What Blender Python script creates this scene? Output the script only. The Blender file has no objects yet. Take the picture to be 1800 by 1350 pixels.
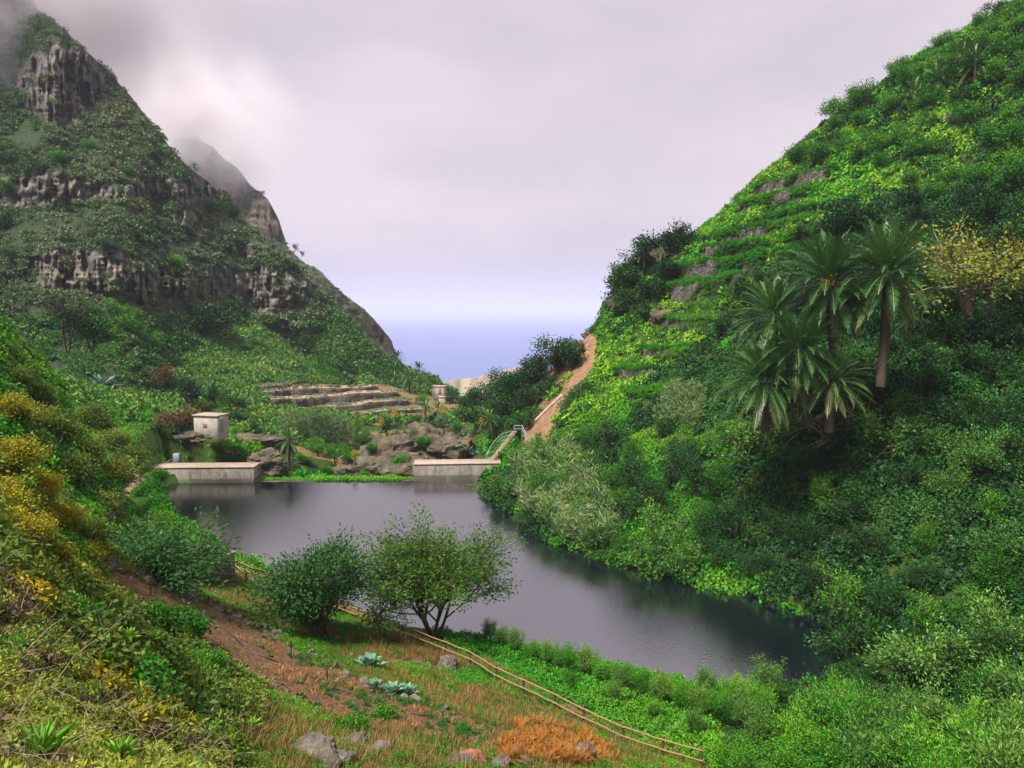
import bpy, math, random
import numpy as np
from mathutils import Vector, Matrix, noise as mnoise

R = math.radians
random.seed(7)
rng = np.random.default_rng(7)
sc = bpy.context.scene
col = sc.collection

# ------------------------------------------------------------------ camera, world, sun, exposure
CAMZ, PITCH, F = 24.0, R(5.58), 1300.0
cam_d = bpy.data.cameras.new('camera'); cam = bpy.data.objects.new('camera', cam_d); col.objects.link(cam)
cam.location = (0, 0, CAMZ); cam.rotation_euler = (R(90) - PITCH, 0, 0)
cam_d.sensor_width = 36; cam_d.lens = 36 * F / 1800; cam_d.clip_start = 0.1; cam_d.clip_end = 90000
sc.camera = cam

SUN_EL, SUN_AZ = R(60), R(-140)          # azimuth measured from +Y towards +X
w = bpy.data.worlds.new('World'); sc.world = w; w.use_nodes = True
nt = w.node_tree; N = nt.nodes; Lk = nt.links; N.clear()
out = N.new('ShaderNodeOutputWorld'); bg = N.new('ShaderNodeBackground')
sky = N.new('ShaderNodeTexSky'); sky.sky_type = 'NISHITA'; sky.sun_disc = False
sky.sun_elevation = SUN_EL; sky.sun_rotation = SUN_AZ; sky.air_density = 1.5; sky.dust_density = 4
tc = N.new('ShaderNodeTexCoord'); mp = N.new('ShaderNodeMapping'); mp.inputs['Scale'].default_value = (1.2, 1.2, 3.2)
nz = N.new('ShaderNodeTexNoise'); nz.inputs['Scale'].default_value = 1.6; nz.inputs['Detail'].default_value = 5; nz.inputs['Roughness'].default_value = .5
rp = N.new('ShaderNodeValToRGB')
rp.color_ramp.elements[0].position = .34; rp.color_ramp.elements[0].color = (5.2, 4.75, 5.4, 1)
rp.color_ramp.elements[1].position = .66; rp.color_ramp.elements[1].color = (7.6, 6.55, 7.2, 1)
mx = N.new('ShaderNodeMix'); mx.data_type = 'RGBA'; mx.inputs['Factor'].default_value = .93
Lk.new(tc.outputs['Generated'], mp.inputs['Vector']); Lk.new(mp.outputs[0], nz.inputs['Vector']); Lk.new(nz.outputs['Fac'], rp.inputs[0])
Lk.new(sky.outputs[0], mx.inputs['A']); Lk.new(rp.outputs[0], mx.inputs['B']); Lk.new(mx.outputs['Result'], bg.inputs[0])
bg.inputs[1].default_value = .077; Lk.new(bg.outputs[0], out.inputs[0])

sd = bpy.data.lights.new('sun', 'SUN'); so = bpy.data.objects.new('sun', sd); col.objects.link(so)
sd.energy = 4.9; sd.angle = R(14); sd.color = (1, .95, .86)
sdir = Vector((math.sin(SUN_AZ) * math.cos(SUN_EL), math.cos(SUN_AZ) * math.cos(SUN_EL), math.sin(SUN_EL)))
so.rotation_euler = sdir.to_track_quat('Z', 'Y').to_euler(); so.location = (-60, 60, 200)

sc.view_settings.view_transform = 'Standard'; sc.view_settings.look = 'None'
sc.view_settings.exposure = 0.6; sc.view_settings.gamma = 1.0
cy = sc.cycles
cy.use_denoising = True; cy.max_bounces = 16; cy.diffuse_bounces = 2; cy.glossy_bounces = 2; cy.transmission_bounces = 2
cy.volume_bounces = 14; cy.transparent_max_bounces = 4
cy.caustics_reflective = False; cy.caustics_refractive = False

# ------------------------------------------------------------------ projection helpers
SP, CP = math.sin(PITCH), math.cos(PITCH)
def ray(px, py):
    u = (np.asarray(px, float) - 900) / F; v = (675 - np.asarray(py, float)) / F
    return np.stack([u, CP + v * SP, -SP + v * CP], -1)
def PT(px, py, t): return np.array([0, 0, CAMZ]) + ray(px, py) * np.asarray(t, float)[..., None]
def PZ(px, py, z):
    r = ray(px, py); t = (z - CAMZ) / r[..., 2]; return np.array([0, 0, CAMZ]) + r * np.asarray(t)[..., None]
def project(P):
    P = np.asarray(P, float); x = P[..., 0]; y = P[..., 1]; z = P[..., 2] - CAMZ
    t = y * CP - z * SP; v = (y * SP + z * CP) / np.maximum(t, .01); u = x / np.maximum(t, .01)
    return 900 + u * F, 675 - v * F, t
def inpoly(x, y, poly):
    poly = np.asarray(poly, float); c = np.zeros(np.shape(x), bool); n = len(poly)
    for i in range(n):
        x1, y1 = poly[i]; x2, y2 = poly[(i + 1) % n]
        if y1 == y2: continue
        m = ((y1 > y) != (y2 > y)) & (x < (x2 - x1) * (y - y1) / (y2 - y1) + x1); c ^= m
    return c
def polydist(x, y, poly):
    poly = np.asarray(poly, float); d = np.full(np.shape(x), 1e9); n = len(poly)
    for i in range(n):
        a = poly[i]; b = poly[(i + 1) % n]; ab = b - a
        s = np.clip(((x - a[0]) * ab[0] + (y - a[1]) * ab[1]) / (ab @ ab + 1e-9), 0, 1)
        d = np.minimum(d, np.hypot(x - a[0] - s * ab[0], y - a[1] - s * ab[1]))
    return d
_perm = np.random.default_rng(3).random((256, 256))
def vnoise(x, y):
    x = np.asarray(x, float); y = np.asarray(y, float)
    xi = np.floor(x).astype(int); yi = np.floor(y).astype(int); fx = x - xi; fy = y - yi
    fx = fx * fx * (3 - 2 * fx); fy = fy * fy * (3 - 2 * fy)
    g = lambda a, b: _perm[a & 255, b & 255]
    return (g(xi, yi) * (1 - fx) + g(xi + 1, yi) * fx) * (1 - fy) + (g(xi, yi + 1) * (1 - fx) + g(xi + 1, yi + 1) * fx) * fy
def fbm(x, y, o=4):
    s = 0; a = .5; n = 0
    for k in range(o):
        s = s + a * vnoise(x * 2 ** k + 17.3 * k, y * 2 ** k + 9.1 * k); n += a; a *= .5
    return s / n - .5

# ------------------------------------------------------------------ materials
def newmat(name):
    m = bpy.data.materials.new(name); m.use_nodes = True; nt = m.node_tree
    return m, nt, nt.nodes['Principled BSDF']
def node(nt, t, **kw):
    n = nt.nodes.new(t)
    for k, v in kw.items(): setattr(n, k, v)
    return n
def mixc(nt, fac, a, b, bt='MIX'):
    m = node(nt, 'ShaderNodeMix', data_type='RGBA', blend_type=bt)
    for s, v in (('Factor', fac), ('A', a), ('B', b)):
        inp = m.inputs[s]
        if hasattr(v, 'node'): nt.links.new(v, inp)
        else: inp.default_value = v if s == 'Factor' else (*v[:3], 1)
    return m.outputs['Result']
def ramp(nt, fac, els):
    r = node(nt, 'ShaderNodeValToRGB'); cr = r.color_ramp
    while len(cr.elements) < len(els): cr.elements.new(.5)
    for e, (p, c) in zip(cr.elements, els):
        e.position = p; e.color = (*c, 1) if len(c) == 3 else c
    nt.links.new(fac, r.inputs[0]); return r.outputs[0]
def noisetex(nt, scale, detail=4, vec=None, rough=.55):
    n = node(nt, 'ShaderNodeTexNoise'); n.inputs['Scale'].default_value = scale; n.inputs['Detail'].default_value = detail; n.inputs['Roughness'].default_value = rough
    if vec is not None: nt.links.new(vec, n.inputs['Vector'])
    return n.outputs['Fac']
def worldpos(nt, scale=(1, 1, 1)):
    g = node(nt, 'ShaderNodeNewGeometry'); m = node(nt, 'ShaderNodeMapping'); m.inputs['Scale'].default_value = scale
    nt.links.new(g.outputs['Position'], m.inputs['Vector']); return m.outputs[0]
def bump(nt, bs, h, strength=.5, dist=.1):
    b = node(nt, 'ShaderNodeBump'); b.inputs['Strength'].default_value = strength; b.inputs['Distance'].default_value = dist
    nt.links.new(h, b.inputs['Height']); nt.links.new(b.outputs[0], bs.inputs['Normal'])
def leafmat(name, dark, light, alt, trans=.2, rough=.55, spec=.25):
    """foliage: tint (per leaf) runs dark->light, hue (per clump) mixes in alt"""
    m, nt, bs = newmat(name)
    a = node(nt, 'ShaderNodeAttribute', attribute_name='tint'); h = node(nt, 'ShaderNodeAttribute', attribute_name='hue')
    oi = node(nt, 'ShaderNodeObjectInfo')
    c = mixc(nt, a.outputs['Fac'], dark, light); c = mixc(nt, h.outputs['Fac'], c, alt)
    hs = node(nt, 'ShaderNodeHueSaturation')
    mr = node(nt, 'ShaderNodeMapRange'); mr.inputs['To Min'].default_value = .72; mr.inputs['To Max'].default_value = 1.25
    nt.links.new(oi.outputs['Random'], mr.inputs['Value']); nt.links.new(mr.outputs[0], hs.inputs['Value'])
    mr2 = node(nt, 'ShaderNodeMapRange'); mr2.inputs['To Min'].default_value = .515; mr2.inputs['To Max'].default_value = .485
    nt.links.new(oi.outputs['Random'], mr2.inputs['Value']); nt.links.new(mr2.outputs[0], hs.inputs['Hue'])
    nt.links.new(c, hs.inputs['Color']); c = hs.outputs[0]
    nt.links.new(c, bs.inputs['Base Color']); bs.inputs['Roughness'].default_value = rough; bs.inputs['Specular IOR Level'].default_value = spec
    tr = node(nt, 'ShaderNodeBsdfTranslucent'); nt.links.new(c, tr.inputs[0])
    ms = node(nt, 'ShaderNodeMixShader'); ms.inputs[0].default_value = trans
    nt.links.new(bs.outputs[0], ms.inputs[1]); nt.links.new(tr.outputs[0], ms.inputs[2])
    nt.links.new(ms.outputs[0], nt.nodes['Material Output'].inputs[0]); return m
def plainmat(name, c1, c2, scale=6, rough=.85, bs_=.4, bd=.03, detail=5, stretch=(1, 1, 1), metal=0):
    m, nt, bs = newmat(name); v = worldpos(nt, stretch); n = noisetex(nt, scale, detail, v)
    nt.links.new(ramp(nt, n, [(.32, c1), (.68, c2)]), bs.inputs['Base Color']); bs.inputs['Roughness'].default_value = rough; bs.inputs['Metallic'].default_value = metal
    bump(nt, bs, n, bs_, bd); return m

M = {}
M['vine'] = leafmat('vine_leaves', (.008, .075, .004), (.06, .33, .012), (.17, .36, .012))
M['scrub'] = leafmat('mountain_scrub', (.012, .05, .014), (.085, .17, .055), (.19, .22, .11))
M['tree'] = leafmat('dark_tree_leaves', (.003, .022, .004), (.018, .09, .012), (.04, .15, .016), trans=.12)  # dark green, lowered further so the right slope's shade sits in the colour
M['willow'] = leafmat('willow_leaves', (.014, .08, .012), (.09, .25, .035), (.18, .34, .04))
M['olive'] = leafmat('olive_leaves', (.012, .045, .006), (.15, .25, .03), (.3, .34, .035))
M['bright'] = leafmat('bright_leaves', (.014, .12, .008), (.08, .36, .018), (.2, .42, .015))
M['yellow'] = leafmat('yellow_flowers', (.05, .12, .008), (.4, .36, .012), (.5, .36, .01))
M['grey'] = leafmat('grey_green_leaves', (.08, .13, .07), (.2, .27, .16), (.25, .3, .2))
M['drygrass'] = leafmat('dry_grass', (.17, .1, .035), (.46, .28, .11), (.16, .24, .03))
M['bracken'] = leafmat('orange_bracken', (.17, .06, .01), (.4, .16, .022), (.2, .17, .03))
M['reed'] = leafmat('reed_leaves', (.05, .14, .035), (.16, .28, .1), (.28, .3, .12))
M['palm'] = leafmat('palm_fronds', (.01, .05, .01), (.075, .2, .045), (.2, .2, .07), trans=.15, rough=.4, spec=.5)
M['agave'] = leafmat('agave_leaves', (.07, .15, .12), (.17, .27, .22), (.2, .28, .12), trans=.05, rough=.4)

M['tree2'] = leafmat('foothill_leaves', (.02, .08, .012), (.07, .21, .028), (.15, .27, .04))
M['mid'] = leafmat('hill_tree_leaves', (.01, .08, .006), (.06, .28, .016), (.18, .35, .02), trans=.3)
M['roundtree'] = leafmat('round_tree_leaves', (.008, .045, .01), (.03, .12, .025), (.06, .18, .03), trans=.3)
M['airy'] = leafmat('airy_willow_leaves', (.035, .1, .012), (.13, .25, .035), (.2, .31, .035), trans=.4)
M['redtip'] = leafmat('red_tipped_leaves', (.02, .07, .015), (.05, .14, .03), (.16, .02, .03))
M['pine'] = leafmat('pine_needles', (.006, .03, .01), (.015, .06, .018), (.02, .07, .02), trans=.1)
M['yellowing'] = leafmat('yellowing_leaves', (.1, .18, .015), (.26, .34, .03), (.45, .26, .03))
M['flower'] = leafmat('agave_bloom', (.45, .3, .01), (.7, .5, .02), (.6, .3, .01))
M['succ'] = leafmat('succulent_leaves', (.09, .28, .02), (.28, .5, .06), (.4, .5, .08))
M['dead'] = leafmat('withered_leaves', (.06, .04, .025), (.26, .18, .1), (.36, .28, .18))
M['stalk'] = plainmat('flower_stalk_green', (.1, .16, .05), (.2, .25, .08), 5)
M['cabbage'] = leafmat('cabbage_leaves', (.1, .24, .14), (.22, .4, .27), (.35, .45, .3), trans=.2)
M['twig'] = plainmat('dry_twigs', (.2, .13, .08), (.4, .3, .2), 9)
M['bark'] = plainmat('bark', (.03, .022, .016), (.09, .065, .045), 5, stretch=(4, 4, 1))
M['palebark'] = plainmat('pale_bark', (.12, .1, .07), (.26, .22, .16), 5, stretch=(4, 4, 1))
M['wood'] = plainmat('rail_wood', (.2, .11, .05), (.37, .22, .11), 4, stretch=(3, 3, 3), bs_=.2)
M['postwood'] = plainmat('post_wood', (.06, .035, .02), (.15, .09, .045), 6)
M['black'] = plainmat('black_plastic', (.008, .008, .01), (.025, .025, .03), 5, rough=.4, bs_=.05)
M['metal'] = plainmat('grey_metal', (.25, .27, .28), (.36, .39, .4), 8, rough=.45, bs_=.05, metal=.3)
M['orange'] = plainmat('orange_paint', (.45, .17, .02), (.6, .26, .03), 5, rough=.5, bs_=.05)
M['green_door'] = plainmat('green_door_paint', (.16, .25, .2), (.25, .36, .3), 3, rough=.5, bs_=.05)
M['soil'] = plainmat('brown_soil', (.045, .019, .006), (.21, .1, .036), 5, bs_=1, bd=.12, detail=8)
M['dirt'] = plainmat('dirt_slide', (.17, .09, .045), (.29, .165, .09), .9, bs_=.7, bd=.25, detail=8)
M['pathdirt'] = plainmat('path_dirt', (.16, .12, .07), (.33, .25, .16), 2, bs_=.7, bd=.1, detail=7)

def rockmat(name, cols, sc_=.5, stretch=(1, 1, .35), lichen=.5):
    m, nt, bs = newmat(name); v = worldpos(nt, stretch)
    n1 = noisetex(nt, sc_, 8, v, .65); n2 = noisetex(nt, sc_ * 3.1, 6, v, .6)
    c = ramp(nt, n1, [(.3, cols[0]), (.48, cols[1]), (.62, cols[2]), (.75, cols[3])])
    c = mixc(nt, ramp(nt, n2, [(.45, (0, 0, 0)), (.62, (lichen,) * 3)]), c, cols[4])
    nt.links.new(c, bs.inputs['Base Color']); bs.inputs['Roughness'].default_value = .9; bump(nt, bs, n2, 1, 1.0 / sc_ * .12)
    return m
M['rock'] = rockmat('rock', [(.022, .018, .014), (.085, .066, .048), (.17, .12, .075), (.25, .17, .1), (.05, .075, .025)], .8, (1, 1, .8))
M['stone'] = rockmat('loose_stone', [(.04, .033, .028), (.11, .09, .075), (.19, .15, .12), (.28, .22, .17), (.07, .09, .04)], 3, (1, 1, 1), .3)
M['redstone'] = rockmat('red_stone', [(.12, .05, .03), (.26, .1, .045), (.33, .14, .07), (.2, .1, .06), (.14, .09, .06)], 3, (1, 1, 1), .3)

def walledmat(name, c1, c2, mort, s=2.2):
    m, nt, bs = newmat(name); v = worldpos(nt, (1, 1, 1.5))
    vo = node(nt, 'ShaderNodeTexVoronoi'); vo.inputs['Scale'].default_value = s; nt.links.new(v, vo.inputs['Vector'])
    ve = node(nt, 'ShaderNodeTexVoronoi', feature='DISTANCE_TO_EDGE'); ve.inputs['Scale'].default_value = s; nt.links.new(v, ve.inputs['Vector'])
    sep = node(nt, 'ShaderNodeSeparateColor'); nt.links.new(vo.outputs['Color'], sep.inputs[0])
    c = mixc(nt, sep.outputs[0], c1, c2); e = ramp(nt, ve.outputs['Distance'], [(.02, (0, 0, 0)), (.1, (1, 1, 1))])
    nt.links.new(mixc(nt, e, mort, c), bs.inputs['Base Color']); bs.inputs['Roughness'].default_value = .95; bump(nt, bs, e, .8, .15); return m
M['drystone'] = walledmat('dry_stone_wall', (.07, .06, .05), (.19, .165, .14), (.03, .026, .02))

def concretemat(name, a, b, streak=True):
    m, nt, bs = newmat(name); v = worldpos(nt, (1, 1, 1)); n = noisetex(nt, 1.5, 7, v, .6); c = ramp(nt, n, [(.3, a), (.7, b)])
    if streak:
        v2 = worldpos(nt, (1.5, 1.5, .3)); n2 = noisetex(nt, 1.0, 8, v2, .7)
        c = mixc(nt, ramp(nt, n2, [(.46, (0, 0, 0)), (.7, (.8, .8, .8))]), c, (.06, .055, .045))
        sx_ = node(nt, 'ShaderNodeSeparateXYZ'); nt.links.new(worldpos(nt), sx_.inputs[0]); ad = node(nt, 'ShaderNodeMath', operation='MULTIPLY_ADD'); nt.links.new(n, ad.inputs[0]); ad.inputs[1].default_value = -1.0; nt.links.new(sx_.outputs[2], ad.inputs[2])
        c = mixc(nt, ramp(nt, ad.outputs[0], [(.0, (.7, .7, .7)), (.06, (0, 0, 0))]), c, (.05, .05, .035))
        v3 = worldpos(nt, (.45, .45, .02)); n3 = noisetex(nt, 1.1, 2, v3, .5); c = mixc(nt, ramp(nt, n3, [(.5, (0, 0, 0)), (.56, (.3, .3, .3))]), c, (.32, .28, .22))
    nt.links.new(c, bs.inputs['Base Color']); bs.inputs['Roughness'].default_value = .9; bump(nt, bs, n, .3, .03); return m
M['concrete'] = concretemat('stained_concrete', (.17, .15, .12), (.32, .28, .23))
M['concrete_top'] = concretemat('concrete_coping', (.28, .2, .155), (.42, .32, .26), False)
M['hutwall'] = concretemat('hut_blockwork', (.33, .3, .26), (.5, .46, .41), False)

def groundmat():
    m, nt, bs = newmat('ground'); v = worldpos(nt)
    a = node(nt, 'ShaderNodeAttribute', attribute_name='zone')       # 0 green growth, 1 dry/tan
    n1 = noisetex(nt, .6, 8, v, .65); n2 = noisetex(nt, 5, 6, v, .6)
    g = ramp(nt, n2, [(.3, (.014, .03, .008)), (.5, (.035, .07, .012)), (.72, (.09, .1, .03))])
    d = ramp(nt, n2, [(.3, (.09, .055, .025)), (.5, (.2, .13, .06)), (.7, (.3, .22, .11))])
    s = node(nt, 'ShaderNodeMath', operation='ADD'); nt.links.new(a.outputs['Fac'], s.inputs[0])
    mm = node(nt, 'ShaderNodeMath', operation='MULTIPLY_ADD'); nt.links.new(n1, mm.inputs[0]); mm.inputs[1].default_value = 1.6; mm.inputs[2].default_value = -.8
    nt.links.new(mm.outputs[0], s.inputs[1])
    nt.links.new(mixc(nt, ramp(nt, s.outputs[0], [(.35, (0, 0, 0)), (.65, (1, 1, 1))]), g, d), bs.inputs['Base Color'])
    bs.inputs['Roughness'].default_value = .95; bs.inputs['Specular IOR Level'].default_value = .1; bump(nt, bs, n2, .8, .2); return m
M['ground'] = groundmat()

def mountainmat(name, g1, g2, r1, r2, r3, s=.12):
    m, nt, bs = newmat(name); v = worldpos(nt); vv = worldpos(nt, (1, 1, .22))
    a = node(nt, 'ShaderNodeAttribute', attribute_name='zone')
    n1 = noisetex(nt, s, 8, v, .65); n2 = noisetex(nt, s * 3, 8, vv, .68); n3 = noisetex(nt, s * 8, 5, v, .6)
    g = ramp(nt, n3, [(.3, g1), (.7, g2)])
    r = ramp(nt, n2, [(.34, r1), (.5, r2), (.64, r3), (.72, (.25, .15, .09))])
    s_ = node(nt, 'ShaderNodeMath', operation='ADD'); nt.links.new(a.outputs['Fac'], s_.inputs[0])
    mm = node(nt, 'ShaderNodeMath', operation='MULTIPLY_ADD'); nt.links.new(n1, mm.inputs[0]); mm.inputs[1].default_value = 1.5; mm.inputs[2].default_value = -.75
    nt.links.new(mm.outputs[0], s_.inputs[1])
    nt.links.new(mixc(nt, ramp(nt, s_.outputs[0], [(.4, (0, 0, 0)), (.6, (1, 1, 1))]), g, r), bs.inputs['Base Color'])
    bs.inputs['Roughness'].default_value = .95; bs.inputs['Specular IOR Level'].default_value = .1; bump(nt, bs, n2, 1, 1.5); return m
M['mountain'] = mountainmat('mountain_slope', (.02, .04, .018), (.06, .085, .04), (.03, .028, .027), (.13, .12, .108), (.28, .245, .21))
M['ridge'] = mountainmat('ridge_slope', (.04, .06, .035), (.09, .1, .06), (.07, .06, .05), (.17, .14, .11), (.26, .2, .15), .05)
M['farhill'] = plainmat('bare_far_hill', (.24, .2, .15), (.36, .3, .23), .01, bs_=0)

# ------------------------------------------------------------------ mesh building
def tag(o, label=None, cat=None, group=None, kind=None):
    if label: o['label'] = label
    if cat: o['category'] = cat
    if group: o['group'] = group
    if kind: o['kind'] = kind
    return o
def mesh_data(name, V, Fc, tint=None, hue=None, mat=None, smooth=False, zone=None):
    """Fc: array (n,k) or list of arrays of differing k"""
    if not isinstance(Fc, list): Fc = [Fc]
    me = bpy.data.meshes.new(name); V = np.asarray(V, np.float32)
    me.vertices.add(len(V)); me.vertices.foreach_set('co', V.ravel())
    loops = np.concatenate([f.ravel() for f in Fc]).astype(np.int32)
    tot = np.concatenate([np.full(len(f), f.shape[1], np.int32) for f in Fc])
    st = np.concatenate([[0], np.cumsum(tot)[:-1]]).astype(np.int32)
    me.loops.add(len(loops)); me.loops.foreach_set('vertex_index', loops)
    me.polygons.add(len(tot)); me.polygons.foreach_set('loop_start', st); me.polygons.foreach_set('loop_total', tot)
    if smooth: me.polygons.foreach_set('use_smooth', np.ones(len(tot), bool))
    for nm, arr in (('tint', tint), ('hue', hue), ('zone', zone)):
        if arr is not None:
            at = me.attributes.new(nm, 'FLOAT', 'POINT'); at.data.foreach_set('value', np.asarray(arr, np.float32).ravel())
    me.update(calc_edges=True)
    if mat: me.materials.append(mat)
    return me
def link(name, me, parent=None, loc=None):
    o = bpy.data.objects.new(name, me); col.objects.link(o)
    if parent is not None: o.parent = parent
    if loc is not None: o.location = loc
    return o
def thing(name, label, cat, loc=(0, 0, 0), rz=0, group=None, s=1):
    o = bpy.data.objects.new(name, None); col.objects.link(o); o.location = tuple(loc); o.rotation_euler = (0, 0, rz); o.scale = (s,) * 3
    o.empty_display_size = .3
    return tag(o, label, cat, group)
def copy_tree(o, parent=None):
    c = o.copy(); col.objects.link(c)
    if parent is not None: c.parent = parent
    for ch in [x for x in KIDS.get(o.name, [])]:
        KIDS.setdefault(c.name, []).append(copy_tree(ch, c))
    return c
KIDS = {}
def part(name, me, parent):
    o = link(name, me, parent); KIDS.setdefault(parent.name, []).append(o); return o

class MB:
    def __init__(s): s.V = []; s.F = {}; s.n = 0; s.T = []; s.H = []
    def add(s, V, Fs, tint=None, hue=None):
        V = np.asarray(V, float); k = len(V)
        for f in (Fs if isinstance(Fs, list) else [Fs]):
            f = np.asarray(f, int)
            if len(f): s.F.setdefault(f.shape[1], []).append(f + s.n)
        s.V.append(V); s.n += k
        s.T.append(np.full(k, .5) if tint is None else np.broadcast_to(tint, (k,))); s.H.append(np.zeros(k) if hue is None else np.broadcast_to(hue, (k,)))
    def data(s, name, mat, smooth=False):
        return mesh_data(name, np.concatenate(s.V), [np.concatenate(v) for v in s.F.values()], np.concatenate(s.T), np.concatenate(s.H), mat, smooth)
def tube(mb, pts, rad, sides=6, cap=True, tint=None):
    pts = np.asarray(pts, float); n = len(pts); rad = np.broadcast_to(rad, (n,))
    tg = np.gradient(pts, axis=0); tg /= np.linalg.norm(tg, axis=1)[:, None] + 1e-9
    up = np.array([0, 0, 1.]) if abs(tg[0][2]) < .9 else np.array([1., 0, 0])
    a = np.arange(sides) * 2 * math.pi / sides; V = []
    for p, t, r in zip(pts, tg, rad):
        s1 = np.cross(t, up); s1 /= np.linalg.norm(s1) + 1e-9; s2 = np.cross(s1, t)
        V.append(p + r * (np.cos(a)[:, None] * s1 + np.sin(a)[:, None] * s2))
    V = np.concatenate(V); f = []
    for i in range(n - 1):
        for j in range(sides):
            k = (j + 1) % sides; f.append((i * sides + j, i * sides + k, (i + 1) * sides + k, (i + 1) * sides + j))
    mb.add(V, np.array(f), tint)
    if cap: mb.add(V[-sides:], np.arange(sides)[None], tint); mb.add(V[:sides], np.arange(sides)[::-1][None], tint)
def box(mb, c, d, rz=0, bev=0.0):
    """box with chamfered edges, centred at c"""
    hx, hy, hz = d[0] / 2, d[1] / 2, d[2] / 2; b = min(bev, hx, hy, hz) * .9
    import bmesh
    bm = bmesh.new(); bmesh.ops.create_cube(bm, size=1)
    for v in bm.verts: v.co = Vector((v.co.x * d[0], v.co.y * d[1], v.co.z * d[2]))
    if b > 0: bmesh.ops.bevel(bm, geom=list(bm.edges), offset=b, segments=1, affect='EDGES')
    bm.verts.index_update(); V = np.array([v.co[:] for v in bm.verts])
    cr, sr = math.cos(rz), math.sin(rz); V = np.stack([V[:, 0] * cr - V[:, 1] * sr, V[:, 0] * sr + V[:, 1] * cr, V[:, 2]], 1) + np.array(c)
    by = {}
    for f in bm.faces: by.setdefault(len(f.verts), []).append([v.index for v in f.verts])
    mb.add(V, [np.array(x) for x in by.values()]); bm.free()
def norm(a): return a / (np.linalg.norm(a, axis=-1, keepdims=True) + 1e-9)
def leafquads(P, D, Nn, Ln, W, tint, hue=0, fold=.0):
    """n diamond leaves -> V,F,tint,hue"""
    n = len(P); S = norm(np.cross(D, Nn)); Ln = np.broadcast_to(Ln, (n,))[:, None]; W = np.broadcast_to(W, (n,))[:, None]
    mid = P + D * Ln * .45 + norm(Nn) * Ln * fold
    V = np.stack([P, mid + S * W * .5, P + D * Ln, mid - S * W * .5], 1).reshape(-1, 3)
    return V, np.arange(4 * n).reshape(n, 4), np.repeat(np.broadcast_to(tint, (n,)), 4), np.repeat(np.broadcast_to(hue, (n,)), 4)
def randdir(r, n): return norm(r.normal(size=(n, 3)))
def lump(seed, n, rad=(1, 1, .8), lobes=7, leaf=.25, wr=.5, up=.5, lobr=.5, base=0., huep=0.):
    """a leafy clump made of several lobes; unit sized, sits on z=0"""
    r = np.random.default_rng(seed); rad = np.array(rad)
    C = randdir(r, lobes); C[:, 2] = np.abs(C[:, 2]); C = C * rad * (1 - lobr * .75) * r.uniform(.5, 1.0, (lobes, 1)); C[:, 2] += base
    k = r.integers(0, lobes, n); lr = lobr * r.uniform(.7, 1.15, lobes)
    d = randdir(r, n); d[:, 2] = np.where(d[:, 2] < -.25, -d[:, 2], d[:, 2]); q = r.uniform(.55, 1.0, n) ** .5
    P = C[k] + d * (lr[k] * q)[:, None] * np.array([1, 1, .8]); P[:, 2] = np.maximum(P[:, 2], -.05)
    D = norm(d * .6 + r.normal(size=(n, 3)) * .7 + np.array([0, 0, .1])); Nn = norm(d * .8 + np.array([0, 0, up]) + r.normal(size=(n, 3)) * .45)
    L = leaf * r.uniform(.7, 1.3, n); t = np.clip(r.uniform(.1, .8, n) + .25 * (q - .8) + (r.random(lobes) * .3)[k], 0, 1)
    return leafquads(P, D, Nn, L, L * wr, t, (r.random(lobes)[k] < huep) * r.uniform(.3, 1, n), .06)
def scatter_mesh(name, protos, P, S, mat, seed=0, tilt=.25, hue=None, dt=None, nrm=None, zs=1.0):
    """one big mesh of many transformed protos (protos: list of (V,F,tint,hue))"""
    r = np.random.default_rng(seed); n = len(P); k = r.integers(0, len(protos), n); Vs = []; Fs = []; Ts = []; Hs = []; off = 0
    az = r.uniform(0, 2 * math.pi, n); tx = r.normal(0, tilt, n); ty = r.normal(0, tilt, n); dtt = r.uniform(-.18, .18, n) if dt is None else dt
    for i, (V, Fc, T, H) in enumerate(protos):
        m = np.where(k == i)[0]
        if not len(m): continue
        ca, sa = np.cos(az[m])[:, None], np.sin(az[m])[:, None]; s = S[m][:, None]
        X = (V[None, :, 0] * ca - V[None, :, 1] * sa) * s; Y = (V[None, :, 0] * sa + V[None, :, 1] * ca) * s; Z = V[None, :, 2] * s * zs
        Z = Z + X * tx[m][:, None] + Y * ty[m][:, None]
        if nrm is not None: g_ = nrm[m] / np.maximum(nrm[m, 2:3], .5) * .4; Z = Z - (X * g_[:, 0:1] + Y * g_[:, 1:2])
        W = np.stack([X + P[m, 0:1], Y + P[m, 1:2], Z + P[m, 2:3]], -1).reshape(-1, 3)
        nv = len(V); Fm = (Fc[None] + (np.arange(len(m)) * nv)[:, None, None]).reshape(-1, Fc.shape[1]) + off
        Vs.append(W); Fs.append(Fm); Ts.append(np.clip(T[None] + dtt[m][:, None], 0, 1).ravel())
        Hs.append((np.clip(H[None] + (0 if hue is None else hue[m][:, None]), 0, 1) * np.ones((len(m), 1))).ravel()); off += nv * len(m)
    return link(name, mesh_data(name, np.concatenate(Vs), np.concatenate(Fs), np.concatenate(Ts), np.concatenate(Hs), mat))

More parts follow.
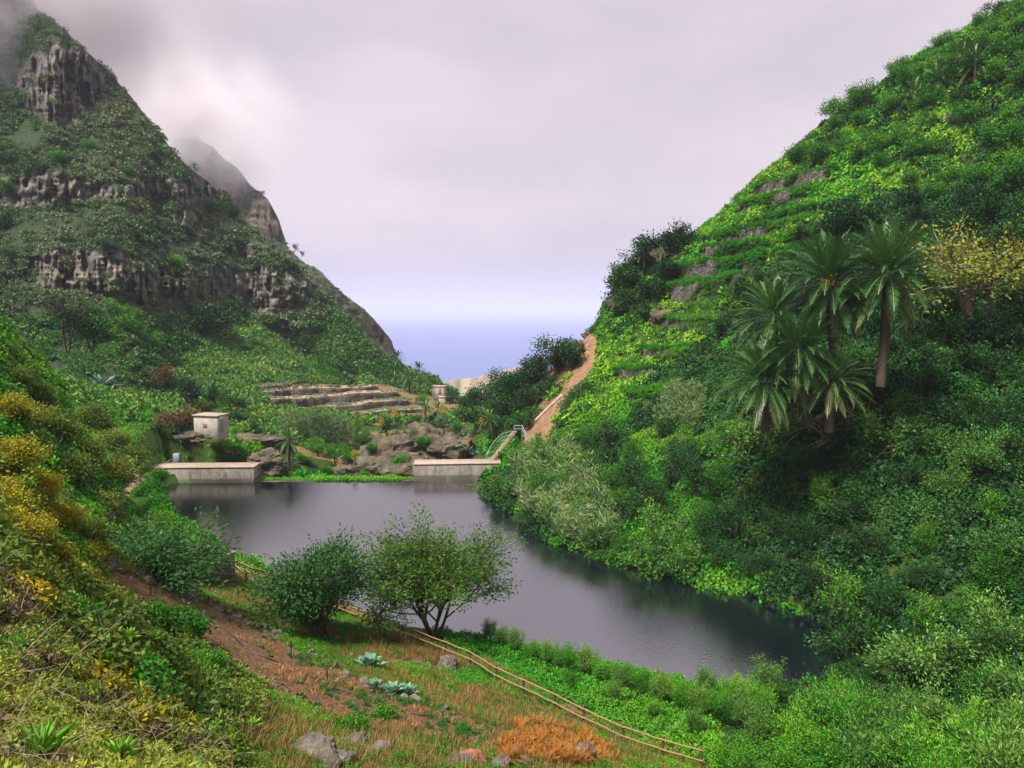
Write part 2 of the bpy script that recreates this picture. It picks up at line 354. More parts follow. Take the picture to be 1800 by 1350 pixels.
# ------------------------------------------------------------------ terrain
# control points: (px, py, t, lower) surface seen at that pixel at camera depth t, ground lowered by vegetation height
CP_ = [ # near-left slope
 (0,530,60,1.5),(60,570,68,1.5),(130,598,75,1.5),(220,645,86,1.2),(300,685,94,1.2),(350,712,97,1),
 (0,620,42,1.3),(0,700,28,1.5),(0,800,19,1.5),(0,900,15,1.2),(0,1000,12.5,.8),(0,1150,10,.5),(0,1350,8,.3),
 (100,700,50,1.3),(200,720,82,1.2),(140,760,72,1.2),(130,850,40,1.4),(250,780,97,1.2),(50,650,60,1.3),(100,900,22,1.4),(150,950,30,2.2),(210,830,94,1),(170,800,88,1.2),
 (100,1000,17,.8),(120,1100,15,.6),(150,1250,12,.4),(300,1340,13,.3),
 (200,1070,26,.5),(300,1150,26,.5),(300,1250,19,.4),(450,1330,20,.3),(450,1230,25,.4),
 # path bank and dam end
 (255,825,98,0),(225,865,91,0),(195,905,85,0),(300,770,100,.5),(375,765,108,0),(430,800,110,0),
 # behind dam left of weir, valley floor
 (500,835,112,0),(560,825,118,1),(480,780,125,.5),(620,720,165,2),(560,760,145,2),(700,745,160,1),(500,720,150,1.5),(450,680,170,1),
 (600,690,178,1),(760,720,180,2),(840,730,165,2),(820,700,215,1),(700,690,190,.5),(640,660,200,.5),(780,770,130,2),
 # right of dam, ridge with the dirt slide
 (870,795,110,0),(900,770,114,0),(945,800,103,0),(960,740,110,0),(1000,680,119,0),(1020,630,129,0),(1038,590,138,0),
 (985,615,136,3),(930,650,140,3),(880,690,142,2),(840,740,140,2),(870,770,125,1.5),(940,700,127,2),
 # right hill skyline
 (1070,560,145,1),(1095,450,150,3),(1190,420,150,1.5),(1290,385,150,0),(1310,330,150,1),(1370,270,148,1.5),(1440,215,145,2),(1500,165,142,2.5),(1600,90,140,3),(1700,35,138,3),(1800,-30,135,3),(2000,-160,130,2),
 # right hill face
 (1700,300,104,2.5),(1500,300,116,1.5),(1600,180,122,2.5),(1300,450,122,.3),(1200,480,130,.3),(1300,560,104,.5),(1150,600,116,.3),(1150,700,101,1),(1080,640,118,.5),(1050,720,106,1),
 (1100,800,90,1.5),(1000,830,94,1.5),(1200,800,86,2),(1250,680,92,1),(1400,500,95,1),(1400,400,108,1),
 (1560,655,70,0),(1450,740,70,1),(1340,740,75,1),(1560,800,62,2.5),(1800,500,78,3),(1800,200,102,3),(1800,700,64,3),(1700,600,70,2.5),(1400,850,68,3),
 (1250,900,72,3),(1400,980,60,3),(1600,950,56,3.5),(1800,950,52,4),(2000,700,58,3),(2100,300,75,2),(1100,900,76,2.5),
 # near bank
]
CW = [ # world points x,y,z
 (0,0,22.3),(-3,3,21.6),(3,3,21.2),(0,5,20.2),(0,10,16.2),(0,16,11.8),(0,22,8.6),(-7,10,18.0),(7,8,16.5),(8,16,10),(15,12,10),(12,22,5.5),
 (-15,5,22.5),(-30,12,25.5),(-45,30,27),(-60,60,28),(-85,100,24),(-80,150,7),(-60,160,4),(-12,20,16.2),
 (-28.5,48.5,7.2),(-36,62,6),(-42,74,5),(-22,45,7),(-8,33,7),(-15,39,7),(0,28.5,6.8),(4,26.5,6.3),
 (-25,62,3.2),(-15,52,3),(-8,46.5,3),(-.9,40.5,3),(4,35.5,2.9),(8.7,30.5,2.8),(14,26,2.4),(-30,60,3.4),(-20,50,4.4),(-13,46,4.4),(-5,38,4.8),
 (22,32,1.8),(30,32,3),(18,38,.8),(38,38,7),(50,40,16),(20,15,7),(35,15,12),(30,45,1.5),(26,40,1),
 (-40,84,1.2),(-33,72,2.2),(-48,98,4),(-52,108,7.5),
 (-30,118,-3),(-16,112,-5),(-5,108,-4),(0,112,-3),(-10,125,-4),(0,150,-4),
 (40,190,15),(60,185,30),(90,180,55),(20,175,12),(10,160,6),(115,160,75),(110,110,80),(90,70,50),(80,40,35),(60,15,20),
 (-30,260,-25),(0,250,-22),(30,240,-10),(-80,240,20),(80,240,20),(0,300,-45),(-120,300,30),(120,300,20),(-20,215,-6),(-45,200,0),
]
pts = [tuple(PT(a, b, t) - np.array([0, 0, lo])) for a, b, t, lo in CP_] + CW
SHORE_PX = [(727,845),(780,850),(845,858),(872,885),(900,905),(960,950),(1080,985),(1200,1020),(1330,1045),(1440,1085),(1500,1150),(1440,1200),(1300,1215),(1180,1195),(1040,1160),(880,1130),(700,1100),(610,1060),(520,1022),(455,995),(385,975),(320,930),(262,905),(285,880),(290,849),(452,847)]
SHORE = [tuple(PZ(a, b, 0.)[:2]) for a, b in SHORE_PX]
for x, y in SHORE[1:-2]: pts.append((x, y, .1))
pts = np.array(pts, float)
c0 = pts[:, :2]
D_ = np.linalg.norm(c0[:, None] - c0[None], axis=-1); n_ = len(pts)
A_ = np.zeros((n_ + 3, n_ + 3)); A_[:n_, :n_] = D_ + np.eye(n_) * -1.2; A_[:n_, n_] = 1; A_[:n_, n_ + 1:] = c0; A_[n_, :n_] = 1; A_[n_ + 1:, :n_] = c0.T
W_ = np.linalg.solve(A_, np.concatenate([pts[:, 2], np.zeros(3)]))
GX = np.arange(-125, 135, .8); GY = np.arange(-8, 310, .8)
gx, gy = np.meshgrid(GX, GY)
def rbf(x, y):
    s = W_[n_] + W_[n_ + 1] * x + W_[n_ + 2] * y
    for i in range(n_): s = s + W_[i] * np.hypot(x - c0[i, 0], y - c0[i, 1])
    return s
H = rbf(gx, gy)
dist = np.hypot(gx, gy)
ins = inpoly(gx, gy, SHORE); pd = polydist(gx, gy, SHORE)
amp = np.clip((pd - 1) / 10, 0, 1) * np.where(ins, 0, 1)
flat = np.clip((np.hypot((gx + 12) / 22, (gy - 38) / 12) - .7) * 2, .1, 1)
H = H + amp * flat * (fbm(gx * .09, gy * .09, 3) * 3.2 * np.clip(dist / 60, .15, 1) + fbm(gx * .5, gy * .5, 3) * .8 * np.clip(dist / 30, .25, 1))
weir_y = 101.5
H = np.where(ins, np.minimum(H, -.3 - .4 * pd), H)
H = np.where(~ins & (gy < weir_y) & (pd < 6), np.maximum(H, .02 + .3 * np.minimum(pd, 1.5)), H)
# ground behind the weir stays below the crest
wz = (gy > weir_y) & (gy < 108) & (gx > -37) & (gx < -12)
H = np.where(wz, np.minimum(H, -1.0), H)
wz = (gy > 98.5) & (gy < 108.5) & (gx > -52) & (gx < -35)
H = np.where(wz, np.minimum(H, 1.75), H)
# never above the line of sight right under the camera
bz = (gy > 74) & (gy < 101.5) & (gx > -60) & (gx < -37)
H = np.where(bz & ~ins, np.minimum(H, 1.5 + .75 * np.maximum(0, -47.5 - gx)), H)
lim = CAMZ - 1.3 - np.maximum(gy, 0) * .05
H = np.where((dist < 6), np.minimum(H, lim), H)
def height(x, y):
    fx = (np.asarray(x, float) - GX[0]) / .8; fy = (np.asarray(y, float) - GY[0]) / .8
    ix = np.clip(np.floor(fx).astype(int), 0, len(GX) - 2); iy = np.clip(np.floor(fy).astype(int), 0, len(GY) - 2)
    fx = np.clip(fx - ix, 0, 1); fy = np.clip(fy - iy, 0, 1)
    return (H[iy, ix] * (1 - fx) + H[iy, ix + 1] * fx) * (1 - fy) + (H[iy + 1, ix] * (1 - fx) + H[iy + 1, ix + 1] * fx) * fy
def hit(px, py, tmin=4, tmax=300):
    """first terrain point seen through pixels (arrays) -> points, ok"""
    px = np.atleast_1d(np.asarray(px, float)); py = np.atleast_1d(np.asarray(py, float)); r = ray(px, py)
    T = np.full(px.shape, float(tmin)); done = np.zeros(px.shape, bool); t = float(tmin); prev = t
    while t < tmax:
        p = r * t; below = (p[:, 2] + CAMZ < height(p[:, 0], p[:, 1])) & ~done
        if below.any():
            lo = np.full(below.sum(), prev); hi = np.full(below.sum(), t); rr = r[below]
            for _ in range(12):
                mid = (lo + hi) / 2; q = rr * mid[:, None]; b = q[:, 2] + CAMZ < height(q[:, 0], q[:, 1]); hi = np.where(b, mid, hi); lo = np.where(b, lo, mid)
            T[below] = hi; done |= below
        prev = t; t += max(.15, t * .006)
    P = np.array([0, 0, CAMZ]) + r * T[:, None]; P[:, 2] = height(P[:, 0], P[:, 1]) * done + P[:, 2] * (~done)
    return P, done
def hit1(px, py, **k):
    P, ok = hit([px], [py], **k); return P[0]
def grad(x, y, e=1.2):
    gx_ = (height(x + e, y) - height(x - e, y)) / (2 * e); gy_ = (height(x, y + e) - height(x, y - e)) / (2 * e)
    return norm(np.stack([-gx_, -gy_, np.ones_like(gx_)], -1))

DRY = [[(180,990),(480,1000),(650,1080),(900,1180),(1240,1350),(600,1350),(350,1180),(150,1020)], [(380,760),(470,790),(740,840),(720,800),(560,800),(480,760)],
       [(450,675),(700,675),(800,700),(830,745),(700,750),(470,735)], [(230,815),(255,815),(190,930),(170,930)], [(985,600),(1040,580),(1050,640),(970,720),(920,780),(930,700)], [(600,760),(830,750),(840,840),(600,840)], [(0,1180),(450,1200),(450,1350),(0,1350)]]
ppx, ppy, ppt = project(np.stack([gx, gy, H], -1))
zone = np.zeros_like(H)
for i, pl in enumerate(DRY): zone = np.maximum(zone, np.where(inpoly(ppx, ppy, pl) & (ppt > 3), [.55, .7, .75, .5, .7, .5, .35][i], 0))
ny, nx = H.shape
idx = np.arange(nx * ny).reshape(ny, nx)
Fg = np.stack([idx[:-1, :-1], idx[:-1, 1:], idx[1:, 1:], idx[1:, :-1]], -1).reshape(-1, 4)
ground = link('ground', mesh_data('ground', np.stack([gx, gy, H], -1).reshape(-1, 3), Fg, zone=zone, mat=M['ground'], smooth=True)); tag(ground, kind='structure')

def drape(name, poly, step, lift, mat, kind='structure', rough=.0, seed=0, skirt=True):
    poly = np.asarray(poly, float); x0, y0 = poly.min(0); x1, y1 = poly.max(0)
    X, Y = np.meshgrid(np.arange(x0, x1 + step, step), np.arange(y0, y1 + step, step)); m = inpoly(X + fbm(X * .08, Y * .08, 3) * 14, Y + fbm(X * .08 + 50, Y * .08, 3) * 10, poly)
    P, ok = hit(X.ravel(), Y.ravel()); P = P.reshape(*X.shape, 3); ok = ok.reshape(X.shape) & m
    pdp = polydist(X, Y, poly); P[..., 2] += np.where(pdp < step * 1.2, lift * .3, lift) + rough * fbm(P[..., 0] * 2.2, P[..., 1] * 2.2, 4)
    id_ = np.arange(X.size).reshape(X.shape); a, b, c, d = id_[:-1, :-1], id_[:-1, 1:], id_[1:, 1:], id_[1:, :-1]
    good = ok.ravel()[a] & ok.ravel()[b] & ok.ravel()[c] & ok.ravel()[d]
    y_ = P[..., 1].ravel(); good &= np.abs(y_[a] - y_[c]) < 6
    Fd = np.stack([d, c, b, a], -1)[good]; used, inv = np.unique(Fd, return_inverse=True)
    o = link(name, mesh_data(name, P.reshape(-1, 3)[used], inv.reshape(Fd.shape), mat=mat, smooth=True)); return tag(o, kind=kind)

# ------------------------------------------------------------------ mountain sheets (each a real sloping surface with a back side)
def interp(x, pts_):
    p = np.array(pts_, float); return np.interp(x, p[:, 0], p[:, 1])
def blob(X, Y, cx, cy, rx, ry, p=2): return np.clip(1.5 - ((np.abs(X - cx) / rx) ** p + (np.abs(Y - cy) / ry) ** p) * 1.0, 0, 1)
def sheet(name, x0, x1, nxs, sky, bot, tb, slope, cliffs, mat, noiseA, seed, backdrop=1.0, nys=150, flute=3.0):
    """sky: skyline polyline; bot: bottom row polyline; tb: depth at the bottom; slope: depth gained per pixel upwards"""
    xs = np.linspace(x0, x1, nxs); s = np.linspace(0, 1, nys)
    sky_y = interp(xs, sky) + fbm(xs * .05 + seed, xs * 0 + seed, 4) * 10; bot_y = interp(xs, bot)
    X = np.repeat(xs[None], nys, 0); Y = bot_y[None] + (sky_y - bot_y)[None] * s[:, None]
    C = np.zeros_like(X)
    for (cx, cy, rx, ry, st) in cliffs: C = np.maximum(C, st * blob(X, Y + fbm(X * .02, Y * .02, 3) * 25, cx, cy, rx, ry))
    C = np.clip(C + fbm(X * .03 + seed, Y * .03, 4) * .5 * (C > 0), 0, 1)
    dY = -np.gradient(Y, axis=0); k = slope * (1 - .95 * C); T = interp(xs, tb)[None] + np.cumsum(k * dY, 0)
    T = T + noiseA * (fbm(X * .012 + seed, Y * .012, 4)) * 2 + noiseA * .35 * fbm(X * .06 + seed, Y * .05, 3) * 2
    T = T - C * flute * (1.3 * np.abs(vnoise(X * .07 + seed, Y * .03) - .5) * 2 + 1.0 * vnoise(X * .28, Y * .05) + .45 * vnoise(X * .05, Y * .25) - 1.2)
    P = PT(X, Y, T)
    rows = [P]; last = P[-1]; away = norm(np.stack([last[:, 0], last[:, 1], 0 * last[:, 0]], -1))
    for d, dz in ((6, -.5), (20, -8), (60, -45), (120, -110)): rows.append((last + away * d * backdrop + np.array([0, 0, dz * backdrop]))[None])
    V = np.concatenate(rows, 0); Z = np.concatenate([C] + [C[-1:]] * 4, 0)
    id_ = np.arange(V.shape[0] * nxs).reshape(V.shape[0], nxs)
    Fs = np.stack([id_[:-1, :-1], id_[:-1, 1:], id_[1:, 1:], id_[1:, :-1]], -1).reshape(-1, 4)
    o = link(name, mesh_data(name, V.reshape(-1, 3), Fs, zone=Z, mat=mat, smooth=True)); tag(o, kind='structure')
    return P, C
SKY_A = [(-300,-200),(0,-60),(60,10),(130,70),(175,110),(230,170),(280,235),(320,290),(365,318),(400,350),(440,395),(480,430),(520,470),(560,510),(600,555),(640,598),(690,640),(720,655),(760,668),(800,692),(830,730)]
BOT_A = [(-300,660),(0,660),(200,690),(350,735),(450,740),(600,720),(830,745)]
TB_A = [(-300,120),(0,135),(200,140),(350,170),(450,202),(600,215),(700,222),(830,250)]
PA, CA = sheet('mountain', -300, 830, 520, SKY_A, BOT_A, TB_A, .235, [(300,500,160,32,1),(150,470,120,35,.75),(480,510,70,42,.95),(60,335,150,28,.95),(310,335,95,26,.9),(105,150,75,75,.85),(500,590,60,28,.9),(320,390,30,20,.7),(440,440,60,18,.5)], M['mountain'], 7, 1.3, nys=300, flute=4.5)
PB, CB = sheet('far_mountain', 200, 560, 110, [(200,360),(260,300),(310,245),(345,243),(375,262),(410,290),(440,325),(470,350),(490,385),(503,425),(520,480),(560,560)], [(250,520),(560,640)], [(250,400),(560,430)], .5, [(470,385,40,40,.9),(400,330,60,25,.5)], M['ridge'], 8, 5.1, nys=80, flute=8)
PC, CC = sheet('far_ridge', 480, 720, 110, [(480,415),(510,440),(540,465),(565,478),(600,515),(640,545),(665,570),(688,600),(700,640),(720,680)], [(480,620),(720,700)], [(480,330),(720,340)], .5, [(670,595,30,50,.8),(590,540,60,25,.5)], M['ridge'], 6, 8.2, nys=80, flute=6)
PD, CD = sheet('distant_hill', 740, 960, 90, [(740,700),(780,672),(800,668),(830,664),(860,659),(890,652),(930,640),(960,640)], [(740,720),(960,720)], [(740,700),(960,820)], .6, [], M['farhill'], 20, 3.3, nys=20)

# sea
sm, snt, sbs = newmat('sea_water'); sbs.inputs['Base Color'].default_value = (.1, .14, .34, 1); sbs.inputs['Roughness'].default_value = .45; sbs.inputs['Specular IOR Level'].default_value = .3
V = np.array([(-14000, 900, -110), (14000, 900, -110), (24000, 30000, -110), (-24000, 30000, -110)], float)
tag(link('sea', mesh_data('sea', V, np.array([[0, 1, 2, 3]]), mat=sm)), kind='structure')
# lower land between the valley and the sea
V = np.array([(-3000, 250, -70), (3000, 250, -70), (6000, 1400, -112), (-6000, 1400, -112)], float)
tag(link('lower_valley', mesh_data('lower_valley', V, np.array([[0, 1, 2, 3]]), mat=M['farhill'])), kind='structure')

# reservoir water
wm, wnt, wbs = newmat('reservoir_water'); wbs.inputs['Base Color'].default_value = (.004, .006, .01, 1); wbs.inputs['Roughness'].default_value = .07
wbs.inputs['IOR'].default_value = 4.2
wv = worldpos(wnt, (1, 1, 1)); n1 = noisetex(wnt, 5.5, 3, wv, .6)
b_ = node(wnt, 'ShaderNodeBump'); b_.inputs['Strength'].default_value = .3; b_.inputs['Distance'].default_value = .035; wnt.links.new(n1, b_.inputs['Height']); wnt.links.new(b_.outputs[0], wbs.inputs['Normal'])
sh = np.array(SHORE); cen = sh.mean(0); shx = cen + (sh - cen) * 1.12
shx[:, 1] = np.where(sh[:, 1] > 100, sh[:, 1], shx[:, 1]); shx = shx[shx[:, 1] < 120]
V = np.concatenate([shx, np.zeros((len(shx), 1))], 1)
tag(link('reservoir_water', mesh_data('reservoir_water', V, np.arange(len(V))[::-1][None], mat=wm)), kind='structure')

# ------------------------------------------------------------------ dam: sunken weir wall and two concrete abutments
def wall_between(mb, a, b, z0, z1, th, bev=.04):
    a = np.array(a[:2]); b = np.array(b[:2]); c = (a + b) / 2; d = b - a; L = np.hypot(*d); rz = math.atan2(d[1], d[0]); nrm = np.array([-d[1], d[0]]) / L
    c = c + nrm * th / 2; box(mb, (c[0], c[1], (z0 + z1) / 2), (L, th, z1 - z0), rz, bev)
wl = PZ(262, 849.5, 0); wr_ = PZ(447, 848, 0)
tz = PT(300, 826, 104.6)[2]
ab = thing('dam_abutment', 'long stained concrete dam wall with pale top at the far left of the reservoir', 'dam wall', (0, 0, 0))
zt = 2.25
def dam(root, a, b, zt, th=3.1):
    mb = MB(); wall_between(mb, a, b, -3, zt - .16, th); part('wall', mb.data('dam_wall', M['concrete']), root)
    a2 = np.array(a[:2]); b2 = np.array(b[:2]); d = norm(b2 - a2); nn = np.array([-d[1], d[0]]); mb = MB(); wall_between(mb, a2 - d * .0 - nn * .08, b2 + d * .06 - nn * .08, zt - .155, zt, th + .16, .03)
    part('coping', mb.data('dam_coping', M['concrete_top']), root)
dam(ab, wl - np.array([3, .1, 0]), wr_, zt)
ab2 = thing('dam_abutment', 'short stained concrete dam wall at the right end of the weir below the stairs', 'dam wall', (0, 0, 0))
dam(ab2, PZ(727, 842.5, 0), PZ(880, 840.5, 0), 2.25, 3.0)
wre = thing('weir', 'low submerged weir crest between the two concrete dam walls', 'weir', (0, 0, 0)); mb = MB()
wall_between(mb, wr_ + np.array([.02, .5, 0]), PZ(727, 844, 0) + np.array([-.02, .3, 0]), -4, -.12, 1.0); part('crest', mb.data('weir_crest', M['concrete']), wre)

# ------------------------------------------------------------------ small buildings and masonry
def ground_at(x, y): return float(height(x, y))
def terrace(name, label, group, line, hpx, depth=2.6, seed=0, surf=None, target=None, wallm='drystone', topm=None):
    """dry stone wall along a line of pixels (its foot), with the level earth strip it holds up"""
    line = np.array(line, float); n = max(8, int(np.hypot(*(line[-1] - line[0])) / 4)); s = np.linspace(0, 1, n); q = np.linspace(0, len(line) - 1, n)
    px = np.interp(q, range(len(line)), line[:, 0]); py = np.interp(q, range(len(line)), line[:, 1])
    if target is None: P, ok = hit(px, py)
    else: P = PT(px, py, np.interp(q, range(len(line)), target))
    t = np.linalg.norm(P - [0, 0, CAMZ], axis=1); hh = (hpx * t / F).mean()
    r = np.random.default_rng(seed); away = norm(np.stack([P[:, 0], P[:, 1], 0 * s], 1))
    hgt = hh * (1 + .18 * (fbm(s * 6 + seed, s * 0, 3)) * 2); rows = []
    for k, (f, b) in enumerate(((-.35, -.25), (.0, -.1), (.33, -.03), (.66, .03), (1, .1), (1.02, .55), (.97, depth * .5), (1.0, depth))):
        rows.append(P + away * b + np.stack([0 * s, 0 * s, hgt * f], 1) + r.normal(0, .06, (n, 3)) * (0 if k in (0,) else 1))
    V = np.stack(rows, 0); id_ = np.arange(V.shape[0] * n).reshape(V.shape[0], n)
    fq = lambda a, b: np.stack([id_[a:b, :-1], id_[a:b, 1:], id_[a + 1:b + 1, 1:], id_[a + 1:b + 1, :-1]], -1).reshape(-1, 4)
    root = thing(name, label, 'terrace wall', P[n // 2], group=group); off = P[n // 2]
    def sub(nm, F_, mat):
        used, inv = np.unique(F_, return_inverse=True); part(nm, mesh_data(nm, V.reshape(-1, 3)[used] - off, inv.reshape(F_.shape), mat=mat), root)
    sub('stone_face', fq(0, 5), M[wallm]); sub('earth_strip', fq(5, 7), topm or M['soil_tan'])
    return P, away, hgt
M['soil_tan'] = plainmat('dry_terrace_earth', (.22, .15, .08), (.4, .3, .17), .8, bs_=.5)
M['terrace_green'] = plainmat('grassy_terrace_earth', (.03, .08, .01), (.09, .15, .03), .8, bs_=.5)
gl = 'stone terraces of the valley beyond the dam'
TL = []
for i, (ln, hp, tt, lb) in enumerate([
    ([(461, 702), (519, 697), (585, 694), (663, 691)], 12, (184, 184, 186, 188), 'long dry stone terrace wall on the second level beyond the dam'),
    ([(455, 689), (490, 684), (512, 682)], 7, (190, 190, 190), 'short uppermost dry stone terrace wall beyond the dam at its left end'),
    ([(476, 721), (520, 717), (570, 711), (672, 705), (700, 704)], 15, (176, 176, 177, 180, 181), 'tall middle dry stone terrace wall beyond the dam, above the green thicket'),
    ([(574, 727), (620, 723), (685, 716), (716, 714)], 11, (171, 171, 173, 174), 'low crumbling stone terrace wall beyond the dam just above the thicket'),
    ([(640, 732), (690, 727), (740, 725)], 6, (167, 168, 169), 'lowest broken stone terrace wall beyond the dam beside the fan palm')]):
    TL.append(terrace('terrace_wall', lb, gl, ln, hp, 6, i))
NV = []; TRL = []
gr_ = 'dry stone terraces on the right hillside'
TR = []
for i, (ln, hp, lb) in enumerate([
    ([(1180, 530), (1225, 528), (1272, 518)], 24, 'ivy-hung stone terrace wall under the bright strip left of the yellow-topped tree'),
    ([(1205, 492), (1260, 488), (1340, 478)], 24, 'long stone terrace wall on the right hill, third tier below the ridge hut'),
    ([(1195, 512), (1250, 508), (1300, 500)], 14, 'ivy covered stone terrace wall between the two tallest tiers'),
    ([(1300, 372), (1350, 360), (1420, 345)], 12, 'overgrown terrace wall above the ridge hut'),
    ([(1330, 340), (1400, 325), (1470, 308)], 12, 'uppermost overgrown terrace wall on the right hill'),
    ([(1375, 430), (1430, 422), (1470, 412)], 13, 'terrace wall left of the flat topped tree'),
    ([(1360, 462), (1410, 456), (1440, 450)], 14, 'terrace wall just above the big palm crowns'),
    ([(1100, 700), (1150, 702), (1190, 694)], 12, 'low stone wall buried in creepers right of the dirt slide'),
    ([(1240, 455), (1290, 452), (1345, 446)], 17, 'stone terrace wall on the right hill, second tier below the ridge hut'),
    ([(1255, 425), (1300, 418), (1350, 410)], 12, 'grassy terrace wall directly below the small ridge hut'),
    ([(1330, 412), (1380, 402), (1420, 393)], 9, 'short terrace wall to the right of the ridge hut'),
    ([(1345, 392), (1400, 378), (1440, 372)], 9, 'narrow terrace wall up the slope behind the ridge hut'),
    ([(1165, 572), (1210, 580), (1262, 578)], 15, 'terrace wall with grey boulder beside it left of the corn patch'),
    ([(1130, 628), (1170, 632), (1206, 628)], 13, 'low terrace wall under the small lawn on the right hill'),
    ([(1088, 662), (1120, 664), (1148, 660)], 11, 'lowest terrace wall on the right hill near the dirt slide')]):
    TRL.append((ln, hp)); TR.append(terrace('terrace_wall', lb, gr_, ln, hp * 1.2, 3.2, 20 + i, topm=M['terrace_green']))

for ln_, hp_ in TRL: NV.append([(a, b - hp_ * 1.0) for a, b in ln_] + [(a, b + 7) for a, b in ln_[::-1]])
def hut(name, label, pxl, pyb, t, wx, wy, wz, rz, zb=None, door=True, mat='hutwall', fpx=None, zoff=0):
    p = PT(pxl, pyb, t); root = thing(name, label, 'hut', (p[0], p[1], p[2] + zoff), rz)
    mb = MB(); box(mb, (0, 0, wz / 2 - .5), (wx, wy, wz + 1), bev=.03); part('wall', mb.data('hut_wall', M[mat]), root)
    mb = MB(); box(mb, (0, 0, wz + .09), (wx + .3, wy + .3, .18), bev=.02); part('roof', mb.data('hut_roof', M['concrete_top']), root)
    return root
h1 = hut('pump_hut', 'small pale block hut with flat roof and green door on the left slope', 372, 758, 107, 3.9, 2.6, 2.35, R(-14))
mb = MB(); box(mb, (1.97, -.3, .95), (.06, .85, 1.9), bev=.01); dr = part('door', mb.data('hut_door', M['green_door']), h1)
mb = MB(); box(mb, (2.02, -.0, .95), (.05, .06, .12), bev=.01); part('handle', mb.data('door_handle', M['metal']), dr)
mb = MB(); box(mb, (-.1, -1.31, 1.0), (.7, .05, .6), bev=.01); part('window_shutter', mb.data('shutter', plainmat('rust_shutter', (.2, .12, .09), (.3, .2, .16), 4)), h1)
h2 = hut('ridge_hut', 'small grey stone hut with flat roof at the edge of the right hill skyline', 1274, 392, 146, 2.6, 2.4, 1.75, R(10), mat='drystone', zoff=0)
mb = MB(); box(mb, (-.4, -1.21, .75), (.7, .06, 1.5), bev=.01); part('door', mb.data('hut_door', M['black']), h2)
h3 = hut('valley_house', 'tiny pale house with a reddish door far down the valley among palms', 772, 693, 205, 3.4, 3, 2.2, R(-8))
mb = MB(); box(mb, (.6, -1.52, .9), (.8, .06, 1.7), bev=.01); part('door', mb.data('house_door', plainmat('red_door', (.3, .1, .07), (.4, .16, .1), 3)), h3)
h4 = hut('valley_shed', 'low white roofed shed below the tiny valley house', 783, 703, 196, 3.5, 2.4, .8, R(5), mat='hutwall')

# cabinet, orange post, handrail, pipe on the left dam wall
cb = thing('control_cabinet', 'grey metal cabinet standing behind the left dam wall', 'cabinet', PT(312, 817, 108.5)); mb = MB(); box(mb, (0, 0, .85), (.95, .7, 1.7), bev=.03); part('housing', mb.data('cabinet_housing', M['metal']), cb)
mb = MB(); box(mb, (0, -.37, .85), (.8, .04, 1.45), bev=.01); d_ = part('door', mb.data('cabinet_door', M['metal']), cb); mb = MB(); box(mb, (.3, -.41, .9), (.05, .04, .2)); part('handle', mb.data('cabinet_handle', M['black']), d_)
op = thing('marker_post', 'thin orange post at the landward end of the left dam wall', 'post', PT(269, 820, 105.5)); mb = MB(); tube(mb, [(0, 0, -.5), (0, 0, 2.1)], .07, 8); part('pole', mb.data('post_pole', M['orange']), op); mb = MB(); tube(mb, [(0, 0, 2.1), (0, 0, 2.14)], .1, 8); part('cap', mb.data('post_cap', M['orange']), op)
hr = thing('handrail', 'pale metal handrail beside the grey cabinet on the dam', 'railing', PT(300, 819, 106.5)); mb = MB()
tube(mb, [(-1.3, 0, .15), (.2, .1, 1.0)], .04, 6); tube(mb, [(-1.0, 0, -.1), (.5, .1, .75)], .035, 6); part('rail', mb.data('handrail_rail', M['metal']), hr)
for xx, zz in ((-1.2, .2), (-.3, .7)):
    mb = MB(); tube(mb, [(xx, .03, -.6), (xx, .03, zz)], .035, 6); part('post', mb.data('handrail_post', M['metal']), hr)

# stairs, stair railing, white posts, slide kerb at the right of the dam
st = thing('stairs', 'steep concrete steps climbing from the right dam wall to the dirt slide', 'stairs', (0, 0, 0)); mb = MB()
for k in range(16):
    f = k / 15; p = PT(866 + 38 * f, 806 - 48 * f, 109 + 3 * f); box(mb, p - np.array([0, 0, .15]), (.7, .42, .3), .35, .02)
part('flight', mb.data('stair_flight', M['concrete_top']), st)
def rail(label, pl, tl, posts, hgt=1.0, r=.045):
    root = thing('railing', label, 'railing', (0, 0, 0)); P = np.array([PT(a, b, t) for (a, b), t in zip(pl, tl)]); mb = MB(); tube(mb, P, r, 6); tube(mb, P - [0, 0, hgt * .5], r * .8, 6); part('rail', mb.data('rail', M['metal']), root)
    for k in posts:
        mb = MB(); tube(mb, [P[k] - [0, 0, hgt + .6], P[k]], r, 6); part('post', mb.data('rail_post', M['metal']), root)
rail('thin pale railing along the left side of the steps', [(855, 800), (862, 786), (872, 772), (882, 763), (900, 757)], [108.5, 109, 110, 110.5, 111], [0, 1, 2, 3, 4])
rail('white metal railing with a tall post at the foot of the dirt slide', [(904, 748), (918, 748), (924, 760), (925, 775)], [109, 108, 107, 105], [0, 1, 2, 3], 1.0, .07)
drape('dirt_slide', [(1028,586),(1050,586),(1050,610),(1047,640),(1036,660),(1012,680),(990,712),(975,740),(966,775),(962,802),(930,806),(920,780),(922,758),(946,735),(985,693),(1000,668),(1014,630)], 2.0, .12, M['dirt'], rough=.5)
kb = thing('slide_kerb', 'pale concrete kerb along the left edge of the dirt slide', 'kerb', (0, 0, 0)); P_, ok = hit(np.linspace(926, 988, 14), np.linspace(757, 697, 14)); mb = MB(); P_[:, 2] += .25; tube(mb, P_, .28, 4); part('kerb_beam', mb.data('kerb_beam', M['concrete_top']), kb)
drape('footpath', [(262,826),(246,826),(232,842),(215,866),(196,888),(180,915),(192,918),(208,896),(226,872),(246,850),(258,838)], 1.5, .05, M['pathdirt'], rough=.1)
